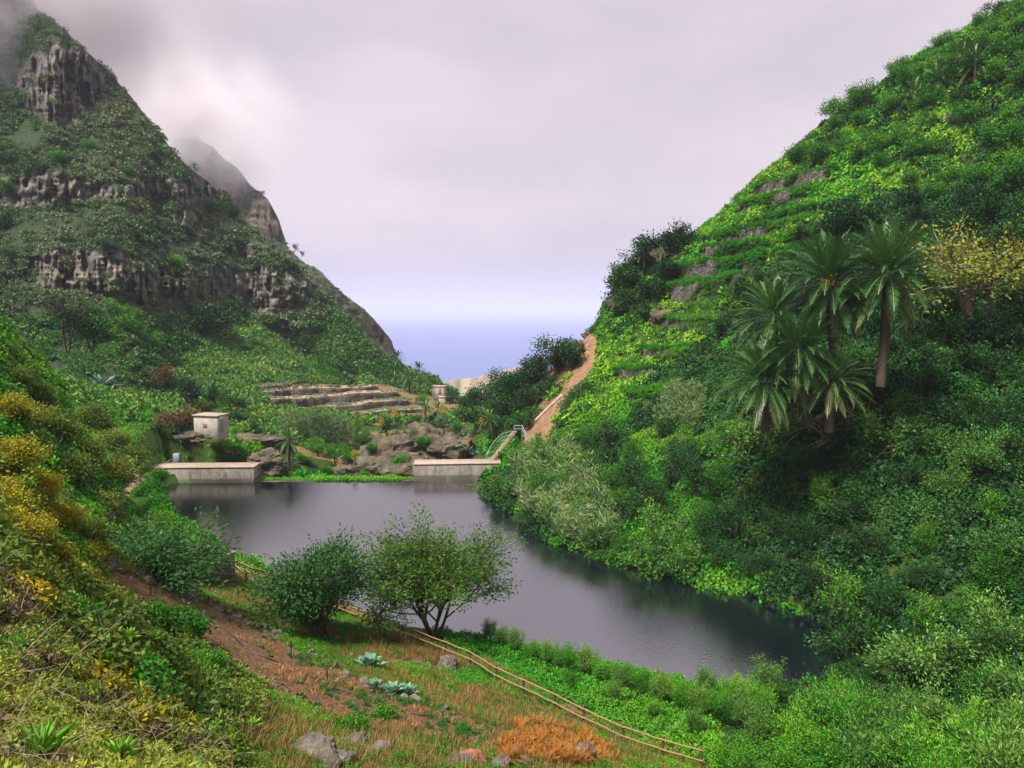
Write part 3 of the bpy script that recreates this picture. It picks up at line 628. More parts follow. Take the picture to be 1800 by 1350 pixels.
drape('soil_bed', [(172,1000),(200,1000),(262,1028),(330,1045),(400,1078),(450,1100),(505,1140),(545,1168),(600,1178),(660,1205),(700,1222),(760,1240),(830,1255),(880,1275),(905,1300),(860,1312),(800,1300),(740,1290),(690,1280),(640,1258),(600,1262),(540,1240),(490,1205),(440,1180),(400,1150),(340,1120),(290,1090),(240,1050),(190,1022)], 3, .06, M['soil'], rough=.16)
PB_, CB_ = None, None

# ------------------------------------------------------------------ rocks
def rockmesh(seed, sub=3, rough=.35, flat=.7):
    import bmesh
    bm = bmesh.new(); bmesh.ops.create_icosphere(bm, subdivisions=sub, radius=1); o = Vector((seed * 7.3, seed * 3.1, seed))
    for v in bm.verts:
        n = mnoise.noise(v.co * 1.1 + o) * rough * 1.4 + mnoise.noise(v.co * 3.1 + o) * rough * .45 + mnoise.cell(v.co * 2.2 + o) * rough * .25 + mnoise.noise(v.co * 8 + o) * rough * .12; v.co = v.co * (1 + n); v.co.z *= flat
    me = bpy.data.meshes.new('rock'); bm.to_mesh(me); bm.free(); return me
ROCKS = [rockmesh(i) for i in range(6)]
def rock(name, label, cat, P, s, seed, mat='stone', group=None, sz=(1, 1, 1), hi=None):
    me = (hi or ROCKS[seed % 6]); 
    key = mat + str(seed % 6)
    if hi is None:
        if key not in RC: RC[key] = me.copy(); RC[key].materials.append(M[mat])
        me = RC[key]
    else: me.materials.append(M[mat])
    o = link(name, me); o.location = tuple(P); o.scale = (s * sz[0], s * sz[1], s * sz[2]); o.rotation_euler = (seed * .7, seed * .4 % .5, seed * 1.9) if hi is None else ((seed * .37) % .5 - .25, (seed * .23) % .4 - .2, ROT.get(seed, 0) if cat == 'rock' else seed)
    return tag(o, label, cat, group)
RC = {}
ROT = {6: .35, 7: .3}
for i, (px, py, t, s, szz, lb) in enumerate([
    (672, 820, 121, 4.8, (1.35, 1.0, .9), 'big weathered grey and tan rock outcrop behind the weir'), (762, 795, 127, 4.9, (1.2, 1, 1.0), 'brown rock outcrop topped with agaves behind the right dam wall'),
    (715, 832, 117, 3.9, (1.6, .9, .8), 'low dark cracked rock at the foot of the big outcrop'), (612, 835, 118, 2.3, (1.4, 1, .8), 'small grey rocks left of the big outcrop'),
    (466, 806, 110, 1.9, (1.25, 1, .62), 'rounded grey boulder lying on another behind the end of the left dam wall'), (474, 824, 110, 1.8, (1.1, 1, .75), 'lower grey boulder beneath the rounded one by the dam'),
    (436, 782, 121, 3.6, (1.9, .8, .42), 'dark slanting rock slab right of the pump hut'), (468, 797, 122, 2.6, (1.6, .8, .5), 'brown rock slab continuing below the dark slanting one'), (338, 768, 99, 1.3, (1.6, .8, .4), 'greyish brown rock just below the pump hut on the slope'),
    (1165, 562, 121, 1.7, (1.2, .8, .9), 'pale grey boulder beside the terrace wall on the right hill'), (1008, 648, 130, 1.6, (.7, 1, 1.4), 'layered brown rock face along the left edge of the dirt slide'), (1016, 618, 133, 1.5, (.6, 1, 1.4), 'brown rock face on the ridge above the layered one'), (1034, 590, 137, .9, (1.4, 1, .7), 'small rocky knob crowning the dirt slide')]):
    rock('rock_outcrop' if s > 2 else 'boulder', lb, 'rock', PT(px, py, t), s, i, 'rock', sz=szz, hi=rockmesh(40 + i, 5, .42, 1))
# large stones in the foreground
for i, (px, py, s, mt, lb) in enumerate([
    (555, 1330, .75, 'stone', 'big angular grey stone at the bottom edge, leftmost of its heap'), (600, 1345, .55, 'stone', 'dark stone in front of the heap at the bottom edge'), (575, 1350, .5, 'stone', 'brown stone half buried at the bottom edge'),
    (622, 1312, .5, 'stone', 'upright pale stone at the top of the bottom heap'), (668, 1325, .45, 'stone', 'long pale stone lying right of the bottom heap'), (650, 1300, .4, 'stone', 'tan stone leaning on the long pale one'),
    (828, 1345, .62, 'redstone', 'rounded rust red stone at the bottom edge'), (880, 1348, .45, 'stone', 'grey stone right of the rust red one'), (905, 1335, .55, 'stone', 'dark grey angular stone between the rust red stone and the bracken'), (925, 1346, .3, 'stone', 'small dark stone next to the dark angular one'),
    (1020, 1335, .65, 'stone', 'big pale grey stone lying in orange bracken'), (785, 1172, .75, 'stone', 'brown boulder beside the log fence'), (735, 1092, .5, 'stone', 'reddish stone near the trunk of the round tree'), (700, 1108, .45, 'stone', 'grey stone near the trunk of the round tree'), (443, 1027, .6, 'stone', 'white topped stone beside the short fence')]):
    p = hit1(px, min(py, 1348)); s *= .8; rock('stone', lb, 'stone', p + [0, 0, s * .25], s, i + 3, mt, 'stones lying about the garden', hi=rockmesh(60 + i, 4, .26, .72), sz=(1.15, .9, 1))
# edging of the soil bed
ed = [(180, 1000), (235, 1012), (290, 1035), (345, 1055), (400, 1078), (455, 1105), (510, 1130), (560, 1165), (610, 1185), (680, 1215), (740, 1238), (800, 1248)]
ex = np.interp(np.linspace(0, 11, 95), range(12), [a[0] for a in ed]); ey = np.interp(np.linspace(0, 11, 95), range(12), [a[1] for a in ed]); Pe, ok = hit(ex + rng.normal(0, 3, 95), ey + rng.normal(0, 4, 95))
for i in range(95):
    if rng.random() < (.95 if i < 50 else .5):
        rock('edging_stone', 'small grey brown stone in the rough row edging the brown soil bed', 'stone', Pe[i] + [0, 0, .05], rng.uniform(.13, .3), i, 'stone', 'stones edging the soil bed')

# ------------------------------------------------------------------ fences, hose, stakes
def logfence(label, line, posts_t, hgt, zs=None, ext=0):
    P, ok = hit([a for a, b in line], [b for a, b in line]); root = thing('log_fence', label, 'fence', P[0]); o = P[0]; P = P - o; mb1 = []
    for i in range(len(P)):
        mb = MB(); tl = rng.normal(0, .02, 2); tube(mb, [P[i] - [0, 0, .4], P[i] + [tl[0], tl[1], hgt + .12]], [.075, .065], 8); part('post', mb.data('fence_post', M['postwood']), root)
    for lv in (1.0, .5):
        for i in range(len(P) - 1):
            a = P[i] + [0, 0, hgt * lv]; b = P[i + 1] + [0, 0, hgt * lv]; d = norm(b - a); n = np.array([-d[1], d[0], 0]) * .09; e = d * .12; q = np.linspace(0, 1, 5)[:, None]; pp = (a - e) * (1 - q) + (b + e) * q - n * (1 if n[1] > 0 else -1) * (1.0 if i % 2 else .9); pp[1:4] += rng.normal(0, .012, (3, 3)); pp[:, 2] += rng.normal(0, .015)
            mb = MB(); tube(mb, pp, [.044, .042, .041, .04, .038], 7); part('rail', mb.data('fence_rail', M['wood']), root)
logfence('long log rail fence running along the bank above the reservoir', [(395, 995), (421, 1006), (448, 1018), (474, 1024), (520, 1047), (563, 1066), (605, 1082), (648, 1098), (661, 1103), (702, 1119), (740, 1135), (782, 1152), (826, 1170), (873, 1200), (920, 1222), (975, 1248), (1025, 1275), (1094, 1308), (1164, 1332), (1232, 1352)], None, .95)
logfence('short log rail fence turning off beside the concrete tank', [(384, 1032), (434, 1028), (416, 1012), (394, 1000)], None, .95)
tk = thing('water_tank', 'low grey concrete tank half hidden behind the spreading shrub', 'tank', hit1(352, 1012)); mb = MB(); box(mb, (0, 1.3, -.2), (3.0, 2.6, 2.6), -.5, .05); part('wall', mb.data('tank_wall', concretemat('dark_concrete', (.08, .08, .075), (.18, .17, .15))), tk)
mb = MB(); box(mb, (0, 1.3, 1.18), (3.15, 2.75, .16), -.5, .03); part('lid', mb.data('tank_lid', M['concrete_top']), tk)
rock('boulder', 'large pale flat boulder at the water behind the spreading shrub', 'rock', PZ(262, 935, .9) , 2.2, 2, 'rock', sz=(1.5, 1, .5), hi=rockmesh(77, 4, .3, 1))
sl = drape('concrete_pad', [(395, 1008), (440, 1012), (462, 1030), (430, 1038), (390, 1028)], 2, .08, M['concrete_top'])
def hose(label, line, r=.03, lift=.06, wob=.03):
    line = np.array(line, float); q = np.linspace(0, len(line) - 1, len(line) * 8); P, ok = hit(np.interp(q, range(len(line)), line[:, 0]), np.interp(q, range(len(line)), line[:, 1])); P[:, 2] += lift
    ker = np.ones(5) / 5; Q = np.stack([np.convolve(np.pad(P[:, k], 2, 'edge'), ker, 'valid') for k in range(3)], 1); Q[:, 2] += .02
    mb = MB(); tube(mb, Q, r, 6); o = link('irrigation_hose', mb.data('hose', M['black'])); return tag(o, label, 'hose')
hose('long black irrigation hose winding down the brown soil bed', [(210, 1030), (262, 1068), (300, 1073), (345, 1085), (380, 1100), (405, 1118), (430, 1140), (465, 1158), (505, 1172), (545, 1192), (575, 1210), (620, 1222)], .035)
hose('lower black irrigation hose curling at the end of the soil bed', [(685, 1242), (705, 1252), (735, 1260), (765, 1263), (785, 1268), (805, 1280)], .035)
for i, (px, py, hp, lb) in enumerate([(512, 1160, 30, 'in the middle of the soil bed'), (575, 1205, 28, 'right of the middle of the soil bed'), (368, 1068, 18, 'among the edging stones'), (265, 1050, 16, 'at the upper end of the soil bed'), (450, 1050, 14, 'on the grass below the short fence'), (672, 1252, 18, 'near the cabbages')]):
    p = hit1(px, py); h_ = hp * np.linalg.norm(p - [0, 0, CAMZ]) / F; mb = MB(); tube(mb, [(0, 0, -.2), (.01, 0, h_)], .028, 6); o = thing('stake', 'thin black plastic stake ' + lb, 'stake', p); part('shaft', mb.data('stake_shaft', M['black']), o); mb = MB(); tube(mb, [(.01, 0, h_), (.01, 0, h_ + .03)], .045, 6); part('cap', mb.data('stake_cap', M['black']), o)
tp = MB(); p = hit1(800, 1348); q = p + np.array([[-.9, .1, .05], [.0, .3, .3], [.5, .2, .34], [.6, -.1, .2], [.1, -.2, .04], [-.5, -.2, .0]]); tp.add(np.concatenate([q, q - [0, 0, .04]]), [np.array([[0, 1, 4, 5], [1, 2, 3, 4], [6, 11, 10, 7], [7, 10, 9, 8]])]); tag(link('tarp', tp.data('tarp', M['black'])), 'scrap of black plastic sheet tucked behind the rust red stone', 'plastic sheet')

# ------------------------------------------------------------------ vegetation prototypes
def skeleton(seed, h, n0=3, levels=3, nb=4, lean=.35, ratio=.6, r0=.1, crook=.12, up=.25, low=.35):
    r = np.random.default_rng(seed); mb = MB(); tips = []; L0 = h * .62
    def grow(p, d, L, rad, lev):
        n = 5; pts = [p]; dd = d.copy()
        for i in range(n - 1): dd = norm(dd + r.normal(0, crook, 3) + np.array([0, 0, up * .25])); pts.append(pts[-1] + dd * L / (n - 1))
        pts = np.array(pts); tube(mb, pts, np.linspace(rad, rad * .55, n), 6 if lev == 0 else 4, cap=False)
        if lev >= levels - 1:
            tips.append((pts[-1], dd)); tips.append((pts[2], dd)); return
        for k in range(nb + (1 if lev else 0)):
            f = low + (1 - low) * (k + r.random()) / (nb + 1); f = min(f, 1); q = pts[0] * 0 + np.array([np.interp(f * (n - 1), range(n), pts[:, j]) for j in range(3)])
            side = norm(np.cross(dd, randdir(r, 1)[0])); nd = norm(dd * .55 + side * r.uniform(.5, 1.0) + np.array([0, 0, up])); grow(q, nd, L * ratio * r.uniform(.75, 1.2), rad * .55, lev + 1)
        tips.append((pts[-1], dd))
    for s in range(n0):
        a = 2 * math.pi * (s + r.random() * .6) / n0; ln = lean * r.uniform(.6, 1.3) if n0 > 1 else lean * .3
        grow(np.array([math.cos(a), math.sin(a), 0]) * (r0 * .9 if n0 > 1 else 0) + [0, 0, -.25], norm(np.array([math.cos(a) * ln, math.sin(a) * ln, 1])), L0 * r.uniform(.85, 1.15), r0, 0)
    return mb, np.array([t[0] for t in tips]), np.array([t[1] for t in tips])
def tipleaves(seed, tips, dirs, per, rad, L, wr=.35, droop=0, up=.4, hueT=0, grow=.6):
    r = np.random.default_rng(seed); kp = r.random(len(tips)) < .78; tips, dirs = tips[kp], dirs[kp]; n = len(tips) * per; k = np.repeat(np.arange(len(tips)), per)
    off = r.normal(0, 1, (n, 3)) * rad; P = tips[k] + off * np.array([1, 1, .8]); c = tips.mean(0); outw = norm(P - c)
    D = norm(dirs[k] * grow + outw * .5 + r.normal(0, .6, (n, 3)) - np.array([0, 0, droop])); Nn = norm(outw * .5 + np.array([0, 0, up]) + r.normal(0, .5, (n, 3)))
    z = (P[:, 2] - tips[:, 2].min()) / (np.ptp(tips[:, 2]) + 1e-6)
    t = np.clip(r.uniform(0, .7, n) + (r.random(len(tips)) * .35)[k], 0, 1)
    Ls = L * r.uniform(.7, 1.3, n); hh = np.where(r.random(n) < hueT * np.clip(z * 1.3, 0, 1), r.uniform(.3, 1, n), 0)
    return leafquads(P, D, Nn, Ls, Ls * wr, t, hh, .05)
def build_tree(name, label, cat, seed, h, mat, barkm='bark', per=14, rad=.3, L=.2, wr=.4, group=None, droop=0, hueT=.2, sx=1, **kw):
    mb, tips, dirs = skeleton(seed, h, **kw); root = thing(name, label, cat, (0, 0, 0), group=group)
    V, Fq, T, Hh = tipleaves(seed, tips, dirs, per, rad, L, wr, droop, hueT=hueT)
    zmax = V[:, 2].max(); k = h / zmax; V = V * [k * sx, k * sx, k]
    me = mesh_data('crown', V, Fq, T, Hh, M[mat]); part('crown', me, root)
    b = mb.data('trunk', M[barkm], True); co = np.empty(len(b.vertices) * 3, np.float32); b.vertices.foreach_get('co', co); co = co.reshape(-1, 3) * [k * sx, k * sx, k]; b.vertices.foreach_set('co', co.ravel().astype(np.float32)); part('trunk', b, root)
    root['h'] = float(h); return root
def frondset(seed, R_, n=60, el0=-.9, el1=1.35, leaflets=26, lw=.06, dead=0.0, ll=.62):
    """pinnate fronds arching out from the origin -> V,F,tint,hue"""
    r = np.random.default_rng(seed); Vs = []; T = []; Hh = []; Q = []
    for i in range(n):
        f = (i + .5) / n; az = i * 2.39996 + r.normal(0, .12); el = el0 + (el1 - el0) * f ** .85; L = R_ * (1.0 - .18 * f) * r.uniform(.88, 1.08); m = 9
        s = np.linspace(0, 1, m); bend = (.95 if el > 0 else .6) * r.uniform(.75, 1.15)
        ang = el - bend * s ** 1.3 * (1.15 - .55 * max(el, 0)); dx = np.cumsum(np.cos(ang)) * L / m; dz = np.cumsum(np.sin(ang)) * L / m
        pts = np.stack([dx * math.cos(az), dx * math.sin(az), dz], 1); tg = norm(np.gradient(pts, axis=0)); side0 = np.array([-math.sin(az), math.cos(az), 0])
        tw = r.normal(0, .25); q = np.linspace(.08, .99, leaflets); pp = np.stack([np.interp(q, s, pts[:, k]) for k in range(3)], 1); tt = norm(np.stack([np.interp(q, s, tg[:, k]) for k in range(3)], 1))
        upv = norm(np.cross(tt, side0)); upv = upv * np.sign(upv[:, 2:3] + 1e-6); sd_ = norm(side0 + upv * tw); wl_ = L * ll * .24 * np.sin(np.clip(q * 1.02 + .06, 0, 1) * math.pi) ** .6 + .03
        old = f < dead; tint = np.clip(r.uniform(.2, .7) + (.3 if f > .6 else 0) + r.uniform(-.1, .1, leaflets), 0, 1); hue = np.full(leaflets, .7 if old else 0.) * r.uniform(.4, 1)
        for sg in (1, -1):
            D = norm(tt * .95 + sd_ * sg * .7 + upv * (.32 if not old else -.5) + r.normal(0, .09, (leaflets, 3))); Vq, Fq, Tq, Hq = leafquads(pp, D, upv, wl_, lw * R_ * .24, tint, hue); Vs.append(Vq); T.append(Tq); Hh.append(Hq)
        w_ = .006 * R_; rv = np.stack([pts[:-1] - side0 * w_, pts[1:] - side0 * w_ * .6, pts[1:] + side0 * w_ * .6, pts[:-1] + side0 * w_], 1).reshape(-1, 3) + [0, 0, .01]; Vs.append(rv); T.append(np.full(len(rv), 1.)); Hh.append(np.full(len(rv), .55))
    V = np.concatenate(Vs); return V, np.arange(len(V)).reshape(-1, 4), np.concatenate(T), np.concatenate(Hh)
def palm(label, P, th, R_, seed, n=60, group=None, name='palm_tree', el0=-.9, el1=1.35, dead=.12, leaflets=26, tr=.3, lean=(0, 0), mesh=None, lw=.06):
    root = thing(name, label, 'palm tree', P, group=group); top = np.array([lean[0], lean[1], th]); V, Fq, T, Hh = frondset(seed, R_, n, el0, el1, leaflets, dead=dead, lw=lw)
    part('crown', mesh_data('palm_crown', V + top, Fq, T, Hh, M['palm']), root); mb = MB(); q = np.linspace(0, 1, 14)[:, None]; pts = np.array([0, 0, -1.0]) * (1 - q) + top * q; rr = tr * (1.15 - .25 * q[:, 0]) * (1 + .08 * (np.arange(14) % 2)); rr[-2:] *= 1.45
    tube(mb, pts, rr, 9); part('trunk', mb.data('palm_trunk', M['bark'], True), root); return root
def rosette(seed, n, L, w_, el=(.1, 1.4), th=.04, curve=.3, tip=1.0):
    r = np.random.default_rng(seed); Vs = []; Fs = []; T = []; off = 0
    for i in range(n):
        f = (i + .5) / n; az = i * 2.4 + r.normal(0, .1); e = el[0] + (el[1] - el[0]) * f; l = L * (1 - .3 * f) * r.uniform(.85, 1.1); s = np.array([0, .3, .65, 1.]); ww = w_ * np.array([.55, 1, .7, .04]); a = e - curve * s ** 2 * r.uniform(.4, 1.3)
        x = np.cumsum(np.r_[0, np.diff(s)] * np.cos(a)) * l; z = np.cumsum(np.r_[0, np.diff(s)] * np.sin(a)) * l + .02; d = np.array([math.cos(az), math.sin(az), 0]); sd_ = np.array([-d[1], d[0], 0])
        c = d * x[:, None] + np.array([0, 0, 1]) * z[:, None]; A = c + sd_ * ww[:, None] + [0, 0, th]; B = c - [0, 0, th * .6]; C2 = c - sd_ * ww[:, None] + [0, 0, th]; V = np.concatenate([A, B, C2]); Vs.append(V)
        for k in range(3): Fs += [(off + k, off + k + 1, off + 5 + k, off + 4 + k), (off + 4 + k, off + 5 + k, off + 9 + k, off + 8 + k)]
        T.append(np.full(12, r.uniform(.2, .9))); off += 12
    V = np.concatenate(Vs); return V, np.array(Fs), np.concatenate(T), np.zeros(len(V))

def scat(spacing, x0, x1, y0, y1, seed):
    r = np.random.default_rng(seed); X, Y = np.meshgrid(np.arange(x0, x1, spacing), np.arange(y0, y1, spacing)); X = (X + r.uniform(-.5, .5, X.shape) * spacing).ravel(); Y = (Y + r.uniform(-.5, .5, Y.shape) * spacing).ravel()
    Z = height(X, Y); P = np.stack([X, Y, Z], 1); px, py, t = project(P); return P, px, py, t
def visible(P, lift=1.2, tol=.97):
    """rough test that a point (raised by lift) is not behind the terrain"""
    px, py, t = project(P + [0, 0, lift]); T = np.full(len(P), 3.); ok = np.ones(len(P), bool); r = ray(px, py)
    for f in np.linspace(.08, tol, 46):
        q = r * (t * f)[:, None]; ok &= ~(q[:, 2] + CAMZ < height(q[:, 0], q[:, 1]) - .3)
    return ok
NOVEG = [[(1028,580),(1054,580),(1052,645),(1014,690),(985,735),(974,805),(926,808),(915,762),(946,730),(985,690),(1000,668),(1014,630)], [(266,822),(246,822),(225,845),(172,915),(192,922),(232,876),(262,842)],
         [(172,996),(262,1020),(400,1070),(455,1098),(545,1160),(610,1182),(740,1236),(905,1290),(860,1318),(740,1296),(640,1265),(540,1245),(440,1190),(340,1125),(240,1055),(180,1025)],
         [(240,806),(462,800),(466,852),(300,852),(240,840)], [(722,800),(850,800),(850,852),(722,852)], [(335,720),(410,722),(410,775),(350,775)]]
NOVEG += NV + [[(238,812),(300,846),(296,890),(262,912),(200,940),(165,925),(190,880)]]
def noveg(px, py):
    m = np.zeros(px.shape, bool)
    for pl in NOVEG: m |= inpoly(px, py, pl)
    return m
GARDEN = [(160,985),(390,985),(480,1020),(640,1090),(900,1185),(1260,1360),(1300,1500),(300,1500),(420,1300),(440,1200),(330,1130),(180,1050)]
TAN = [[(450,672),(560,676),(680,676),(800,690),(830,715),(760,740),(640,735),(560,722),(470,722)], [(380,770),(470,795),(500,835),(740,845),(740,815),(620,800),(560,795),(480,770)], [(590,750),(840,745),(830,815),(740,842),(600,842)], [(985,600),(1030,580),(1010,650),(960,710),(935,735),(920,700)]]
def intan(px, py):
    m = np.zeros(px.shape, bool)
    for pl in TAN: m |= inpoly(px, py, pl)
    return m
def frame(px, py, t, mx_=160): return (t > 4) & (px > -mx_) & (px < 1800 + mx_) & (py > -120) & (py < 1350 + 400 / np.maximum(t, 4) * 10)
def inwater(x, y, m=0.): d = polydist(x, y, SHORE); return inpoly(x, y, SHORE) & (d > m)

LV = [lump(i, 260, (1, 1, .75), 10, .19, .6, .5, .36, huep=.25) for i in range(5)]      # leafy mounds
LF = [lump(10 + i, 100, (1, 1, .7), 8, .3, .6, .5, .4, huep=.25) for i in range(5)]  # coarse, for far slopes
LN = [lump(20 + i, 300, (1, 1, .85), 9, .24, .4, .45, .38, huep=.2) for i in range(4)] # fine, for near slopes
def grassproto(seed, n=40, h=.5, sp=.35, w_=.03, lean=.5):
    r = np.random.default_rng(seed); a = r.uniform(0, 6.28, n); rr = r.random(n) ** .5 * sp; P = np.stack([np.cos(a) * rr, np.sin(a) * rr, 0 * a - .03], 1); D = norm(np.stack([np.cos(a) * lean * r.random(n), np.sin(a) * lean * r.random(n), np.ones(n)], 1) + r.normal(0, .15, (n, 3))); Nn = norm(np.cross(D, randdir(r, n)))
    return leafquads(P, D, Nn, h * r.uniform(.6, 1.2, n), w_ * r.uniform(.7, 1.3, n), r.random(n), (r.random(n) < .2) * r.random(n), .02)
GP = [grassproto(i) for i in range(4)]

# ---- thickets on the slopes (uncountable ground growth)
def thicket(name, spacing, tr, seed, protos, mat, cond, size=1.15, huef=None, zs=1.0, label=None, cat='undergrowth'):
    x0, x1 = -124, 120
    P, px, py, t = scat(spacing, x0, x1, 3, min(260, tr[1] + 8), seed); m = (t >= tr[0]) & (t < tr[1]) & frame(px, py, t) & ~noveg(px, py) & ~inwater(P[:, 0], P[:, 1], .3) & (P[:, 2] > -7)
    P, px, py, t = P[m], px[m], py[m], t[m]; m = cond(P, px, py, t); P, px, py, t = P[m], px[m], py[m], t[m]; m = visible(P); P, px, py, t = P[m], px[m], py[m], t[m]
    if not len(P): return
    r = np.random.default_rng(seed + 100); S = spacing * size * r.uniform(.6, 1.35, len(P)); P[:, 2] -= .12 * S
    hue = np.clip(fbm(P[:, 0] * .12 + 5, P[:, 1] * .12, 3) * 2.2 + .1 + (0 if huef is None else huef(P, px, py)), 0, .9); dt = fbm(P[:, 0] * .2 + 50, P[:, 1] * .2, 3) * .9 + r.normal(0, .08, len(P))
    o = scatter_mesh(name, protos, P, S, mat, seed, .12, hue * .7, dt, nrm=grad(P[:, 0], P[:, 1]), zs=zs); tag(o, label or name.replace('_', ' '), cat, kind='stuff'); return o
def right(P): return P[:, 0] > np.interp(P[:, 1], [20, 50, 56, 62, 75, 98, 103, 200, 300], [28, 25, 21, 12, 1, -7, 3.5, 25, 46])
def painted_shade_zone(px, py): return inpoly(px + fbm(px * .02, py * .02, 3) * 80, py + fbm(px * .02 + 9, py * .02, 3) * 60, [(1285,560),(1400,420),(1640,330),(1850,300),(1950,1000),(1800,1300),(1480,1150),(1350,1020),(1240,900),(1300,760)])  # region where deep shade around the palms is painted as darker foliage
def garden(px, py): return inpoly(px, py, GARDEN)
def brt(P, px, py): return np.where(painted_shade_zone(px, py), -.5, 0)
RT = lambda P, px, py, t: right(P) & ~intan(px, py)
thicket('bright_hillside_creepers', 1.25, (30, 106), 1, LV, M['vine'], lambda P, px, py, t: RT(P, px, py, t) & ~painted_shade_zone(px, py) & (fbm(P[:, 0] * .15, P[:, 1] * .15, 3) < .06), huef=lambda P, px, py: np.where(py > 620, .05, .1))
thicket('upper_hillside_creepers', 1.6, (106, 175), 2, LF, M['vine'], lambda P, px, py, t: RT(P, px, py, t) & ~painted_shade_zone(px, py), .95, huef=lambda P, px, py: .2)
thicket('dark_hillside_undergrowth', 1.35, (28, 175), 3, LV, M['tree'], lambda P, px, py, t: RT(P, px, py, t) & (painted_shade_zone(px, py) | (fbm(P[:, 0] * .15, P[:, 1] * .15, 3) >= .06)), 1.2)
LEFT = lambda P, px, py, t: ~right(P) & (py < 1010) & (px < 460) & ~garden(px, py) & ~intan(px, py)
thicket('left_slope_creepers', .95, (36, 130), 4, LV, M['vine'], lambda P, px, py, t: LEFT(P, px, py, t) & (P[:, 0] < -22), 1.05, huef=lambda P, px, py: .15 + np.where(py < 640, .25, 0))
thicket('valley_slope_thicket', 1.9, (106, 260), 25, LF, M['tree2'], lambda P, px, py, t: ~right(P) & (px > 100) & ((P[:, 0] < -42) | (fbm(P[:, 0] * .06, P[:, 1] * .06, 3) > .0)) & (py < 850) & ~intan(px, py), 1.05)
thicket('valley_undergrowth', 1.9, (106, 260), 5, LF, M['vine'], lambda P, px, py, t: ~right(P) & (P[:, 0] >= -42) & (fbm(P[:, 0] * .06, P[:, 1] * .06, 3) <= .0) & (px > 100) & (py < 850) & ~intan(px, py), 1.0, huef=lambda P, px, py: -.1)
thicket('valley_scrub', 3.0, (106, 260), 6, LF, M['scrub'], lambda P, px, py, t: ~right(P) & (px > 360) & (py < 850) & (intan(px, py) & (rng.random(len(px)) < .35)), .45)
thicket('near_slope_shrubs', .62, (15, 37), 7, LN, M['olive'], lambda P, px, py, t: ~garden(px, py) & (P[:, 0] < -3) & ((px < 480)), 1.15, huef=lambda P, px, py: .1)
LN2 = [lump(30 + i, 480, (1, 1, .9), 9, .15, .38, .4, .4, huep=.3) for i in range(4)]
thicket('near_slope_low_growth', .4, (4, 16), 8, LN2, M['olive'], lambda P, px, py, t: (P[:, 0] < 1.5), 1.0, huef=lambda P, px, py: .1)
thicket('yellow_flowering_weeds', .5, (8, 40), 9, LN, M['yellow'], lambda P, px, py, t: (fbm(P[:, 0] * .25 + 3, P[:, 1] * .25, 3) > .06) & (inpoly(px, py, [(0, 680), (90, 780), (170, 900), (180, 1000), (120, 1040), (0, 1000)]) | inpoly(px, py, [(150, 1180), (320, 1180), (330, 1300), (200, 1290)])), 1.1)
thicket('bank_brush', .8, (30, 62), 10, LV, M['bright'], lambda P, px, py, t: ~right(P) | (P[:, 2] < 3.5), .9) if False else None
SB = [(760,1120),(880,1182),(1000,1240),(1120,1300),(1240,1345),(1400,1440),(1900,1420),(1900,1250),(1480,1150),(1300,1215),(1000,1150),(760,1085)]
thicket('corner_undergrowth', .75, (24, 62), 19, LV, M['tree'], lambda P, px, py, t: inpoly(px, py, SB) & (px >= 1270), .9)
thicket('shore_undergrowth', .75, (26, 62), 11, LV, M['bright'], lambda P, px, py, t: inpoly(px, py, SB) & (px < 1270), .95, huef=lambda P, px, py: .0)
def mounds(name, spacing, tr, seed, mat, cond, size, keep=.5, label='', protos=None):
    thicket(name, spacing, tr, seed, protos or [lump(500 + seed * 5 + i, 700, (1, 1, .7), 11, .1, .55, .45, .42, huep=.3) for i in range(4)], mat, lambda P, px, py, t: cond(P, px, py, t) & (np.random.default_rng(seed).random(len(px)) < keep), size, label=label)
mounds('left_slope_mounds', 2.4, (36, 110), 41, M['vine'], lambda P, px, py, t: LEFT(P, px, py, t) & (P[:, 0] < -22), .8, .55, 'rounded creeper mounds on the left slope')
mounds('left_slope_dark_mounds', 3.0, (30, 110), 42, M['tree'], lambda P, px, py, t: LEFT(P, px, py, t) & (P[:, 0] < -14) & (fbm(P[:, 0] * .1, P[:, 1] * .1, 3) > -.02), .7, .5, 'darker bushes among the creepers of the left slope')
mounds('right_slope_mounds', 2.4, (50, 150), 43, M['vine'], lambda P, px, py, t: RT(P, px, py, t) & ~painted_shade_zone(px, py), .75, .5, 'rounded creeper mounds on the right slope')
mounds('right_slope_dark_mounds', 2.8, (28, 150), 44, M['tree'], lambda P, px, py, t: RT(P, px, py, t) & (painted_shade_zone(px, py) | (fbm(P[:, 0] * .12 + 9, P[:, 1] * .12, 3) > .04)), .75, .5, 'dark bushy mounds on the right slope')  # dark leaf colour paints in shadow between the brighter creepers
mounds('near_slope_mounds', 1.5, (12, 37), 45, M['olive'], lambda P, px, py, t: ~garden(px, py) & (P[:, 0] < -3) & (px < 480), .75, .5, 'leafy shrubs on the near slope')
mounds('near_slope_green_mounds', 1.8, (14, 40), 46, M['vine'], lambda P, px, py, t: ~garden(px, py) & (P[:, 0] < -4) & (px < 420) & (fbm(P[:, 0] * .2, P[:, 1] * .2, 3) > -.03), .6, .5, 'green bushes on the near slope')
mounds('yellow_bush_mounds', 1.1, (9, 34), 47, M['yellow'], lambda P, px, py, t: inpoly(px, py, [(-60, 700), (60, 760), (130, 860), (150, 1010), (60, 1060), (-60, 1000)]) | inpoly(px, py, [(170, 1200), (260, 1200), (320, 1290), (210, 1290)]), .75, .75, 'yellow flowering shrubs on the near slope')
